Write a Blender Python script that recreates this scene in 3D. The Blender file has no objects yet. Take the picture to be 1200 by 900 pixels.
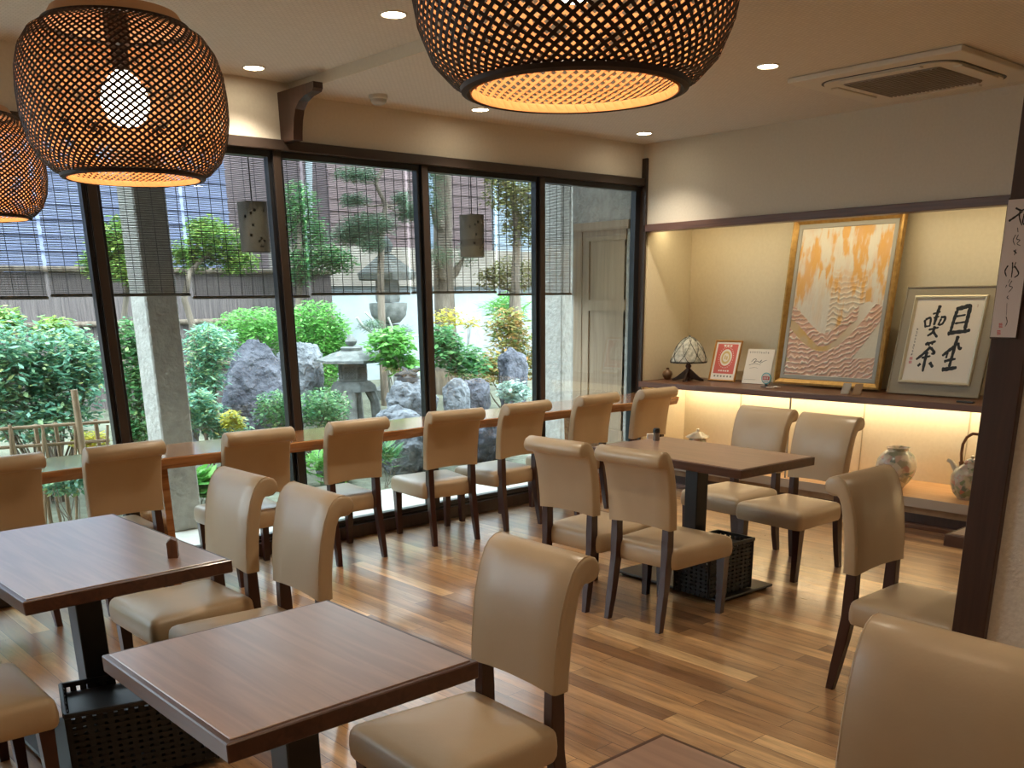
import bpy, bmesh, math, random
from mathutils import Vector, Matrix, noise
R = math.radians
PI = math.pi
sc = bpy.context.scene
COL = sc.collection
random.seed(7)

# ------------------------------------------------------------------ camera
CAM = Vector((-6.309, -5.444, 1.55))
YAW, PIT, ROL, FPX, PPY = 0.7268, 0.3056, -0.0126, 1112.3, 699.5
def cam_axes():
    cy, sy, cp, sp = math.cos(YAW), math.sin(YAW), math.cos(PIT), math.sin(PIT)
    F = Vector((sy*cp, cy*cp, -sp)); Rr = Vector((cy, -sy, 0)); U = Rr.cross(F)
    cr, sr = math.cos(ROL), math.sin(ROL)
    return cr*Rr+sr*U, -sr*Rr+cr*U, F
AX = cam_axes()
cd = bpy.data.cameras.new('camera'); cam = bpy.data.objects.new('camera', cd); COL.objects.link(cam)
m = Matrix((AX[0], AX[1], -AX[2])).transposed().to_4x4(); m.translation = CAM
cam.matrix_world = m
cd.sensor_fit = 'HORIZONTAL'; cd.sensor_width = 36; cd.lens = 36*FPX/1200; cd.shift_y = (PPY-450)/1200
cd.clip_start = 0.05; cd.clip_end = 200
sc.camera = cam

def at(px, py, Y):
    """point of the garden seen in direction (px, py) that stands on the vertical plane y = Y"""
    d = AX[0]*(px-600)/FPX - AX[1]*(py-PPY)/FPX + AX[2]
    return CAM + d*((Y-CAM.y)/d.y)
def mpp(px, py, Y):
    return ((at(px, py, Y)-CAM).dot(AX[2]))/FPX

# ------------------------------------------------------------------ helpers
def link(o, parent=None):
    COL.objects.link(o)
    if parent: o.parent = parent
    return o
def tag(o, label=None, cat=None, group=None, kind=None):
    if label: o['label'] = label
    if cat: o['category'] = cat
    if group: o['group'] = group
    if kind: o['kind'] = kind
    return o
def empty(name, loc, rz=0, label=None, cat=None, group=None, kind=None):
    o = bpy.data.objects.new(name, None); o.empty_display_size = .1
    link(o); o.location = loc; o.rotation_euler = (0, 0, rz)
    return tag(o, label, cat, group, kind)
def obj(name, bm, mats, parent=None, smooth=False, loc=None, rz=None):
    me = bpy.data.meshes.new(name)
    bmesh.ops.recalc_face_normals(bm, faces=bm.faces)
    if smooth:
        for f in bm.faces: f.smooth = True
    bm.to_mesh(me); bm.free()
    if not isinstance(mats, (list, tuple)): mats = [mats]
    for mm in mats: me.materials.append(mm)
    o = bpy.data.objects.new(name, me)
    link(o, parent)
    if loc is not None: o.location = loc
    if rz is not None: o.rotation_euler = (0, 0, rz)
    if smooth:
        try: me.set_sharp_from_angle(angle=R(40))
        except Exception: pass
    return o
def copy_tree(o, parent=None):
    c = o.copy(); COL.objects.link(c); c.parent = parent
    for ch in list(KIDS.get(o.name, [])) or [x for x in o.children]:
        copy_tree(ch, c)
    return c
KIDS = {}
def box(bm, x0, x1, y0, y1, z0, z1, bev=0, seg=2, mi=0, M=None):
    vs = [bm.verts.new((x, y, z)) for x in (x0, x1) for y in (y0, y1) for z in (z0, z1)]
    fs = [bm.faces.new([vs[i] for i in q]) for q in ((0,1,3,2),(4,6,7,5),(0,4,5,1),(2,3,7,6),(0,2,6,4),(1,5,7,3))]
    for f in fs: f.material_index = mi
    if M is not None:
        for v in vs: v.co = M @ v.co
    if bev:
        es = list({e for f in fs for e in f.edges})
        r = bmesh.ops.bevel(bm, geom=es, offset=bev, segments=seg, affect='EDGES', profile=.5)
        for f in r['faces']: f.material_index = mi
def prism(bm, prof, a0, a1, axis='x', mi=0):
    """prof: list of 2D points; extruded from a0 to a1 along axis (x: (y,z), y: (x,z), z: (x,y))"""
    def P(p, a):
        return {'x': (a, p[0], p[1]), 'y': (p[0], a, p[1]), 'z': (p[0], p[1], a)}[axis]
    A = [bm.verts.new(P(p, a0)) for p in prof]; B = [bm.verts.new(P(p, a1)) for p in prof]
    n = len(prof); fs = []
    fs.append(bm.faces.new(A)); fs.append(bm.faces.new(B[::-1]))
    for i in range(n):
        fs.append(bm.faces.new((A[i], B[i], B[(i+1) % n], A[(i+1) % n])))
    for f in fs: f.material_index = mi
    return fs
def lathe(bm, prof, n=32, c=(0, 0), mi=0, cap=True, rot=0):
    rings = []
    for r, z in prof:
        if r < 1e-5: rings.append([bm.verts.new((c[0], c[1], z))])
        else: rings.append([bm.verts.new((c[0]+r*math.cos(2*PI*k/n+rot), c[1]+r*math.sin(2*PI*k/n+rot), z)) for k in range(n)])
    for a, b in zip(rings, rings[1:]):
        for k in range(n):
            q = [a[k % len(a)], a[(k+1) % len(a)], b[(k+1) % len(b)], b[k % len(b)]]
            q2 = []
            for v in q:
                if v not in q2: q2.append(v)
            if len(q2) > 2:
                f = bm.faces.new(q2); f.material_index = mi
    if cap:
        for r in (rings[0], rings[-1]):
            if len(r) > 2:
                f = bm.faces.new(r); f.material_index = mi
def tube(bm, pts, rad, n=8, mi=0, cap=True):
    pts = [Vector(p) for p in pts]
    if not isinstance(rad, (list, tuple)): rad = [rad]*len(pts)
    rings = []; up = None
    for i, p in enumerate(pts):
        t = (pts[min(i+1, len(pts)-1)]-pts[max(i-1, 0)]).normalized()
        if up is None: up = t.orthogonal().normalized()
        up = (up - t*up.dot(t))
        up = up.normalized() if up.length > 1e-4 else t.orthogonal().normalized()
        w = t.cross(up)
        rings.append([bm.verts.new(p+(up*math.cos(2*PI*k/n)+w*math.sin(2*PI*k/n))*rad[i]) for k in range(n)])
    for a, b in zip(rings, rings[1:]):
        for k in range(n):
            f = bm.faces.new((a[k], a[(k+1) % n], b[(k+1) % n], b[k])); f.material_index = mi
    if cap:
        for r in (rings[0], rings[-1]):
            f = bm.faces.new(r); f.material_index = mi
def new(): return bmesh.new()

# ------------------------------------------------------------------ materials
def mat(name, col=(.5, .5, .5), rough=.5, metal=0, spec=.5, coat=0, emis=None, es=0, alpha=None):
    mt = bpy.data.materials.new(name); mt.use_nodes = True
    b = mt.node_tree.nodes['Principled BSDF']
    b.inputs['Base Color'].default_value = (*col, 1); b.inputs['Roughness'].default_value = rough
    b.inputs['Metallic'].default_value = metal; b.inputs['Specular IOR Level'].default_value = spec
    b.inputs['Coat Weight'].default_value = coat; b.inputs['Coat Roughness'].default_value = .15
    if emis: b.inputs['Emission Color'].default_value = (*emis, 1); b.inputs['Emission Strength'].default_value = es
    return mt
def nd(mt, t, **kw):
    n = mt.node_tree.nodes.new(t)
    for k, v in kw.items():
        if k in n.inputs: n.inputs[k].default_value = v
        else: setattr(n, k, v)
    return n
def lk(mt, a, b): mt.node_tree.links.new(a, b)
def bs(mt): return mt.node_tree.nodes['Principled BSDF']
def coords(mt, scale=(1, 1, 1), rot=(0, 0, 0)):
    tc = nd(mt, 'ShaderNodeTexCoord'); mp = nd(mt, 'ShaderNodeMapping')
    mp.inputs['Scale'].default_value = scale; mp.inputs['Rotation'].default_value = rot
    lk(mt, tc.outputs['Object'], mp.inputs['Vector']); return mp.outputs['Vector']
def ramp(mt, fac, stops):
    r = nd(mt, 'ShaderNodeValToRGB'); el = r.color_ramp.elements
    el[0].position, el[0].color = stops[0][0], (*stops[0][1], 1)
    el[1].position, el[1].color = stops[-1][0], (*stops[-1][1], 1)
    for p, c in stops[1:-1]:
        e = el.new(p); e.color = (*c, 1)
    lk(mt, fac, r.inputs['Fac']); return r.outputs['Color']
def bump(mt, h, strength=.2, dist=.01):
    b = nd(mt, 'ShaderNodeBump'); b.inputs['Strength'].default_value = strength; b.inputs['Distance'].default_value = dist
    lk(mt, h, b.inputs['Height']); lk(mt, b.outputs['Normal'], bs(mt).inputs['Normal']); return b
def noisy(name, c1, c2, scale=8, rough=.6, stretch=(1, 1, 1), bmp=0, bscale=None, coat=0, detail=6, spec=.5, dist=.01):
    mt = mat(name, c1, rough, coat=coat, spec=spec)
    v = coords(mt, stretch)
    n = nd(mt, 'ShaderNodeTexNoise'); n.inputs['Scale'].default_value = scale; n.inputs['Detail'].default_value = detail
    lk(mt, v, n.inputs['Vector'])
    lk(mt, ramp(mt, n.outputs['Fac'], [(.3, c1), (.7, c2)]), bs(mt).inputs['Base Color'])
    if bmp:
        n2 = n
        if bscale:
            n2 = nd(mt, 'ShaderNodeTexNoise'); n2.inputs['Scale'].default_value = bscale; n2.inputs['Detail'].default_value = 4
            lk(mt, v, n2.inputs['Vector'])
        bump(mt, n2.outputs['Fac'], bmp, dist)
    return mt
def leafmat(name, cols, rough=.45):
    mt = mat(name, cols[0], rough, spec=.4)
    g = nd(mt, 'ShaderNodeNewGeometry')
    st = [(i/max(1, len(cols)-1), c) for i, c in enumerate(cols)]
    lk(mt, ramp(mt, g.outputs['Random Per Island'], st), bs(mt).inputs['Base Color'])
    bs(mt).inputs['Subsurface Weight'].default_value = 0
    tr = nd(mt, 'ShaderNodeBsdfTranslucent'); lk(mt, ramp(mt, g.outputs['Random Per Island'], st), tr.inputs['Color'])
    mx = nd(mt, 'ShaderNodeMixShader'); mx.inputs[0].default_value = .35
    out = mt.node_tree.nodes['Material Output']
    lk(mt, bs(mt).outputs[0], mx.inputs[1]); lk(mt, tr.outputs[0], mx.inputs[2]); lk(mt, mx.outputs[0], out.inputs['Surface'])
    return mt

def floor_mat():
    mt = mat('acacia_planks', (.3, .15, .07), .3)
    v = coords(mt, (1, 1, 1), (0, 0, R(90)))
    br = nd(mt, 'ShaderNodeTexBrick'); br.offset = .37; br.offset_frequency = 2; br.squash = 1
    lk(mt, v, br.inputs['Vector'])
    for k, val in (('Scale', 1), ('Brick Width', .92), ('Row Height', .092), ('Mortar Size', .0012), ('Mortar Smooth', .1), ('Bias', 0)):
        br.inputs[k].default_value = val
    br.inputs['Color1'].default_value = (0, 0, 0, 1); br.inputs['Color2'].default_value = (1, 1, 1, 1); br.inputs['Mortar'].default_value = (.5, .5, .5, 1)
    # second grain: stretched noise, shifted per plank
    sep = nd(mt, 'ShaderNodeVectorMath', operation='MULTIPLY_ADD')
    cmb = nd(mt, 'ShaderNodeVectorMath', operation='SCALE'); cmb.inputs['Scale'].default_value = 13.7
    lk(mt, br.outputs['Color'], cmb.inputs[0])
    lk(mt, v, sep.inputs[0]); sep.inputs[1].default_value = (.9, 9, 1); lk(mt, cmb.outputs[0], sep.inputs[2])
    n = nd(mt, 'ShaderNodeTexNoise'); n.inputs['Scale'].default_value = 1.6; n.inputs['Detail'].default_value = 9; n.inputs['Roughness'].default_value = .62; n.inputs['Distortion'].default_value = .6
    lk(mt, sep.outputs[0], n.inputs['Vector'])
    n2 = nd(mt, 'ShaderNodeTexNoise'); n2.inputs['Scale'].default_value = 9; n2.inputs['Detail'].default_value = 8; n2.inputs['Roughness'].default_value = .7
    lk(mt, sep.outputs[0], n2.inputs['Vector'])
    base = ramp(mt, br.outputs['Color'], [(0, (.23, .115, .052)), (.3, (.40, .225, .105)), (.55, (.54, .325, .155)), (.8, (.33, .175, .08)), (1, (.76, .51, .26))])
    gr = ramp(mt, n.outputs['Fac'], [(.3, (.42, .36, .32)), (.5, (1, 1, 1)), (.68, (1.5, 1.45, 1.35))])
    mx = nd(mt, 'ShaderNodeMix', data_type='RGBA', blend_type='MULTIPLY'); mx.inputs['Factor'].default_value = .85
    lk(mt, base, mx.inputs['A']); lk(mt, gr, mx.inputs['B'])
    gr2 = ramp(mt, n2.outputs['Fac'], [(.3, (.7, .65, .6)), (.6, (1.1, 1.1, 1.1))])
    mx2 = nd(mt, 'ShaderNodeMix', data_type='RGBA', blend_type='MULTIPLY'); mx2.inputs['Factor'].default_value = .6
    lk(mt, mx.outputs['Result'], mx2.inputs['A']); lk(mt, gr2, mx2.inputs['B'])
    mx3 = nd(mt, 'ShaderNodeMix', data_type='RGBA', blend_type='MIX')
    lk(mt, br.outputs['Fac'], mx3.inputs['Factor']); lk(mt, mx2.outputs['Result'], mx3.inputs['A']); mx3.inputs['B'].default_value = (.04, .018, .008, 1)
    lk(mt, mx3.outputs['Result'], bs(mt).inputs['Base Color'])
    rr = nd(mt, 'ShaderNodeMapRange'); lk(mt, n2.outputs['Fac'], rr.inputs['Value'])
    rr.inputs['To Min'].default_value = .2; rr.inputs['To Max'].default_value = .42
    lk(mt, rr.outputs[0], bs(mt).inputs['Roughness'])
    ad = nd(mt, 'ShaderNodeMath', operation='SUBTRACT'); lk(mt, n2.outputs['Fac'], ad.inputs[0]); lk(mt, br.outputs['Fac'], ad.inputs[1])
    bump(mt, ad.outputs[0], .35, .003)
    bs(mt).inputs['Coat Weight'].default_value = 1; bs(mt).inputs['Coat IOR'].default_value = 1.6; bs(mt).inputs['Coat Roughness'].default_value = .17
    return mt
def wood_mat(name, c1, c2, c3, rough=.35, axis='y', scale=1.0, coat=.2):
    mt = mat(name, c1, rough, coat=coat)
    s = {'x': (1.2, 22, 22), 'y': (22, 1.2, 22), 'z': (22, 22, 1.2)}[axis]
    v = coords(mt, tuple(k*scale for k in s))
    n = nd(mt, 'ShaderNodeTexNoise'); n.inputs['Scale'].default_value = 1.5; n.inputs['Detail'].default_value = 8; n.inputs['Distortion'].default_value = 1.2
    lk(mt, v, n.inputs['Vector'])
    lk(mt, ramp(mt, n.outputs['Fac'], [(.3, c1), (.5, c2), (.7, c3)]), bs(mt).inputs['Base Color'])
    bump(mt, n.outputs['Fac'], .12, .002)
    return mt
def ceil_mat():
    mt = mat('ceiling_paper', (.60, .57, .53), .8)
    v = coords(mt, (1, 1, 1), (0, 0, R(0)))
    br = nd(mt, 'ShaderNodeTexBrick'); lk(mt, v, br.inputs['Vector'])
    br.offset = .5
    for k, val in (('Scale', 1), ('Brick Width', .03), ('Row Height', .018), ('Mortar Size', .004), ('Mortar Smooth', 1)):
        br.inputs[k].default_value = val
    br.inputs['Color1'].default_value = (.76, .72, .66, 1); br.inputs['Color2'].default_value = (.71, .67, .61, 1); br.inputs['Mortar'].default_value = (.60, .56, .51, 1)
    lk(mt, br.outputs['Color'], bs(mt).inputs['Base Color'])
    bump(mt, br.outputs['Fac'], -.5, .002)
    return mt

M = {}
M['floor'] = floor_mat()
M['ceil'] = ceil_mat()
M['wall'] = noisy('wallpaper', (.68, .63, .54), (.72, .67, .58), 60, .85, bmp=.1)
M['plaster'] = noisy('rough_plaster', (.58, .52, .44), (.66, .60, .51), 90, .9, bmp=.6, bscale=70, dist=.006)
M['alcove'] = noisy('alcove_paper', (.74, .66, .50), (.78, .70, .54), 40, .9)
M['darkwood'] = wood_mat('dark_trim_wood', (.028, .010, .006), (.04, .016, .010), (.055, .022, .014), .4, 'z', coat=.1)
M['rail'] = wood_mat('rail_wood', (.09, .038, .02), (.13, .055, .03), (.17, .075, .04), .4, 'y', coat=.1)
M['frame_brown'] = mat('bronze_window_frame', (.042, .029, .023), .4)
M['frame_black'] = mat('black_window_frame', (.012, .013, .016), .3)
M['leather'] = noisy('cream_leatherette', (.43, .315, .195), (.485, .365, .235), 3.5, .34, bmp=.12, bscale=160, spec=.5, dist=.002)
M['leg'] = mat('mahogany_stained_leg', (.040, .0115, .008), .32, coat=.2)
M['ttop'] = wood_mat('walnut_tabletop', (.27, .15, .10), (.34, .195, .135), (.42, .25, .175), .36, 'y', .9, coat=1)
bs(M['ttop']).inputs['Coat IOR'].default_value = 1.75; bs(M['ttop']).inputs['Coat Roughness'].default_value = .28
M['tedge'] = wood_mat('walnut_edge', (.055, .022, .013), (.08, .032, .019), (.10, .042, .025), .35, 'y', coat=.2)
M['black'] = mat('black_metal', (.010, .010, .012), .38)
M['counter'] = wood_mat('lacquered_counter', (.26, .10, .035), (.38, .165, .06), (.48, .23, .09), .12, 'x', .8, coat=.8)
M['white'] = mat('white_plastic', (.72, .68, .60), .5)
M['grey'] = mat('grey_grille', (.33, .30, .26), .6)
M['cream_paper'] = mat('cream_paper', (.78, .72, .64), .8)
M['ink'] = mat('ink', (.012, .014, .018), .6)
M['red'] = mat('seal_red', (.55, .05, .04), .6)
M['concrete'] = noisy('concrete', (.50, .48, .43), (.62, .60, .55), 5, .9, bmp=.4, bscale=60)
M['stucco'] = noisy('grey_stucco', (.34, .32, .285), (.46, .44, .40), 14, .95, bmp=.9, bscale=28, dist=.02)
M['whitewall'] = noisy('white_garden_wall', (.27, .31, .33), (.34, .38, .40), 3, .9)
M['rock'] = noisy('garden_rock', (.028, .031, .046), (.16, .165, .20), 4.5, .85, bmp=1, bscale=9, dist=.12, detail=12)
M['rock2'] = noisy('pale_garden_rock', (.09, .10, .115), (.30, .32, .35), 5, .85, bmp=1, bscale=9, dist=.12, detail=12)
M['lantern'] = noisy('lantern_granite', (.10, .105, .10), (.22, .23, .22), 12, .9, bmp=.6, bscale=40)
M['soil'] = noisy('garden_soil', (.07, .07, .045), (.20, .21, .15), 2.5, .95, bmp=.8, bscale=12, dist=.05)
M['bark'] = noisy('tree_bark', (.10, .075, .055), (.27, .22, .175), 5, .95, (3, 3, .6), bmp=1, dist=.04)
M['bamboo'] = noisy('dry_bamboo', (.20, .125, .065), (.34, .225, .13), 8, .6)
M['sudare'] = noisy('blind_reed', (.06, .05, .045), (.12, .10, .085), 20, .7)
M['cordm'] = mat('dark_cord', (.02, .02, .02), .7)
M['terra'] = mat('brown_ceramic', (.105, .085, .070), .75)

def glass_mat(name, tint=(.93, .97, .96), ior=1.45):
    mt = bpy.data.materials.new(name); mt.use_nodes = True
    nt = mt.node_tree; nt.nodes.clear()
    out = nt.nodes.new('ShaderNodeOutputMaterial'); mx = nt.nodes.new('ShaderNodeMixShader')
    tr = nt.nodes.new('ShaderNodeBsdfTransparent'); gl = nt.nodes.new('ShaderNodeBsdfGlossy'); fr = nt.nodes.new('ShaderNodeFresnel')
    
    ge = nt.nodes.new('ShaderNodeNewGeometry'); mr = nt.nodes.new('ShaderNodeMapRange')   # the same reflectance on the way in and out of the pane
    mr.inputs['To Min'].default_value = ior; mr.inputs['To Max'].default_value = 1/ior
    nt.links.new(ge.outputs['Backfacing'], mr.inputs['Value']); nt.links.new(mr.outputs[0], fr.inputs['IOR'])
    tr.inputs['Color'].default_value = (*tint, 1); gl.inputs['Roughness'].default_value = 0.0
    nt.links.new(fr.outputs[0], mx.inputs[0]); nt.links.new(tr.outputs[0], mx.inputs[1]); nt.links.new(gl.outputs[0], mx.inputs[2]); nt.links.new(mx.outputs[0], out.inputs['Surface'])
    return mt
M['glass'] = glass_mat('window_glass')

# ------------------------------------------------------------------ room shell
ZC, ZL = 2.694, 2.752            # lower ceiling on the right, higher one on the left
XL, YB = -8.2, -7.6
ZW = 2.43
def struct(name, bm, m_, parent=None, smooth=False, label=None):
    o = obj(name, bm, m_, parent, smooth)
    if parent is None: o['kind'] = 'structure'
    return o
b = new(); box(b, XL, 0.7, YB, 0, -.08, 0); struct('floor', b, M['floor'])
b = new(); box(b, -3.15, .8, YB, .12, ZC, ZC+.15); struct('ceiling', b, M['ceil'])
b = new(); box(b, XL, -3.15, YB, .12, ZL, ZC+.15); struct('ceiling_raised', b, M['ceil'])
b = new(); box(b, XL, .75, -.001, .12, ZW, ZC+.06); struct('wall_window', b, M['wall'])
b = new(); box(b, 0, .12, -7.6, -.0005, 2.098, ZC+.03); struct('wall_right', b, M['wall'])
b = new(); box(b, .62, .75, -7.6, .12, 0, ZC); struct('wall_alcove_back', b, M['alcove'])
b = new(); box(b, .045, .62, -.025, .10, 0, 2.3)
box(b, 0, .045, -.018, .10, 0, 2.04); struct('wall_alcove_side', b, M['alcove'])
b = new(); box(b, .121, .619, -7.6, -.026, 2.13, 2.2); struct('ceiling_alcove', b, M['wall'])
b = new(); box(b, XL-.1, XL, YB, .12, 0, ZC+.15); struct('wall_left', b, M['wall'])
b = new(); box(b, XL-.1, .8, YB-.1, YB, 0, ZC+.15); struct('wall_back', b, M['wall'])
b = new(); box(b, -.022, .10, -7.5, -.03, 2.042, 2.098, .003, 1); struct('trim_1', b, M['rail'])
b = new(); box(b, XL, -.02, -.030, 0, 0, .085, .003, 1); struct('baseboard_window', b, M['darkwood'])
# partition with its dark post
b = new(); box(b, -3.575, -3.475, YB, -4.43, 0, ZC); struct('wall_partition', b, M['plaster'])
b = new(); box(b, -3.60, -3.475, -4.431, -4.339, 0, ZC, .002, 1); struct('trim_2', b, M['darkwood'])
b = new(); box(b, -3.156, -3.150, YB, 0, ZC, ZL); struct('trim_30', b, M['wall'])
# bracket of dark wood over the window
b = new()
prof = [(0, ZC), (-.40, ZC), (-.40, ZC-.03), (-.385, ZC-.045), (-.30, ZC-.055), (-.235, ZC-.075), (-.19, ZC-.11), (-.165, ZC-.16), (-.15, ZC-.225), (-.145, ZW+.0), (0, ZW+.0)]
prism(b, prof, -3.235, -3.175, 'x')
o = obj('wooden_bracket', b, M['darkwood']); tag(o, 'dark wooden bracket post with curved arm above the window frame', 'bracket')

# window wall: frames, mullions, glass
MX = [-7.60, -6.52, -5.43, -4.338, -3.251, -2.176, -1.105, -.02]
b = new()
box(b, XL, 0, -.035, .05, ZW-.045, ZW+.012, .003, 1, 0); struct('trim_3', b, M['frame_brown'])
b = new(); box(b, XL, 0, .0, .09, .0, .10, .002, 1, 0); struct('trim_4', b, M['frame_black'])
b = new(); box(b, -.022, .0, -.05, .05, 0, ZW+.16, .002, 1); struct('trim_5', b, M['frame_brown'])
for i, x in enumerate(MX[:-1]):
    b = new(); box(b, x-.048, x, -.012, .0, .085, ZW-.045, .0015, 1); box(b, x-.052, x-.002, .0, .075, .085, ZW-.045)
    for f in b.faces:
        f.material_index = 0 if f.calc_center_median().y < -.0005 else 1
    struct('trim_%d' % (6+i), b, [M['frame_brown'], M['frame_black']])
for i in range(len(MX)-1):
    x0, x1 = MX[i], MX[i+1]-.052
    if i == len(MX)-2: x1 = -.022
    b = new()
    box(b, x0, x0+.022, .01, .06, .10, ZW-.045); 
    rw = .055 if i == len(MX)-2 else .022
    box(b, x1-rw, x1, .01, .06, .10, ZW-.045)
    box(b, x0+.022, x1-rw, .01, .06, .10, .125); box(b, x0+.022, x1-rw, .01, .06, ZW-.08, ZW-.045)
    w = struct('window_%d' % (i+1), b, M['frame_black'])
    b = new(); box(b, x0+.022, x1-rw, .033, .039, .125, ZW-.08)
    obj('window_pane', b, M['glass'], w)

# ------------------------------------------------------------------ counter along the window
b = new(); n = 60; x0, x1 = XL+.02, -.03
top, bot = [], []
for i in range(n+1):
    x = x0+(x1-x0)*i/n
    dy = .012*math.sin(x*2.1)+.010*math.sin(x*5.3+1)+.006*math.sin(x*11.7)
    top.append((x, -.475+dy)); bot.append((x, -.455+dy*1.4))
V = []
for i in range(n+1):
    V.append([b.verts.new((top[i][0], -.004, .761)), b.verts.new((top[i][0], top[i][1]+.006, .761)), b.verts.new((top[i][0], top[i][1], .755)),
              b.verts.new((bot[i][0], (top[i][1]+bot[i][1])/2-.004, .73)), b.verts.new((bot[i][0], bot[i][1], .700)), b.verts.new((bot[i][0], -.004, .700))])
for i in range(n):
    for k in range(6):
        b.faces.new((V[i][k], V[i+1][k], V[i+1][(k+1) % 6], V[i][(k+1) % 6]))
b.faces.new(V[0]); b.faces.new(V[-1][::-1])
ct = empty('window_counter', (0, 0, 0), 0, 'long lacquered wooden counter running along the foot of the garden window', 'counter')
obj('counter_top', b, M['counter'], ct)
for x in (-6.3, -4.33, -.9):
    b = new(); prism(b, [(-.03, 0), (-.06, 0), (-.42, .0), (-.42, .70), (-.03, .70), (-.03, .0)][1:5], x-.02, x+.02, 'x')
    obj('support_board', b, M['counter'], ct)

# ------------------------------------------------------------------ alcove
YA = -7.5
sh = empty('display_shelf', (0, 0, 0), 0, 'dark brown display shelf running along the lit alcove', 'shelf')
b = new(); box(b, -.03, .618, YA, -.028, .815, .86, .003, 1); obj('shelf_board', b, M['rail'], sh)
b = new(); box(b, .52, .535, YA, -.03, .806, .8145); obj('light_strip', b, mat('led_strip', (1, .9, .7), .5, emis=(1, .80, .50), es=14), sh)
lo = empty('alcove_bench', (0, 0, 0), 0, 'low pale wooden bench ledge at the foot of the alcove', 'bench')
b = new(); box(b, .0, .618, YA, -.028, .175, .211, .002, 1); obj('bench_top', b, wood_mat('pale_bench_wood', (.55, .30, .13), (.62, .36, .17), (.68, .42, .21), .4, 'y'), lo)
b = new(); box(b, -.006, .0, YA, -.028, .147, .211); obj('edge_strip', b, mat('grey_edge', (.42, .37, .31), .5), lo)
b = new(); box(b, .01, .05, YA, -.028, .10, .175); obj('apron', b, M['bamboo'], lo)
b = new(); box(b, .03, .12, YA, -.028, .0, .10); obj('kick_board', b, M['darkwood'], lo)
b = new(); box(b, -.018, .03, YA, -.032, .0, .03, .003, 1); struct('baseboard_right', b, M['rail'])
# joints of the back panels, and the edge of the sliding door
pn = mat('back_panel_joint', (.45, .38, .27), .8)
for i, y in enumerate((-.62, -1.75, -2.55)):
    b = new(); box(b, .614, .6195, y-.003, y+.003, .211, .815); struct('trim_%d' % (20+i), b, pn)
b = new(); box(b, .03, .042, -1.47, -1.462, .211, .815); o = struct('trim_24', b, mat('glass_door_edge', (.30, .30, .28), .3))

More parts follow.
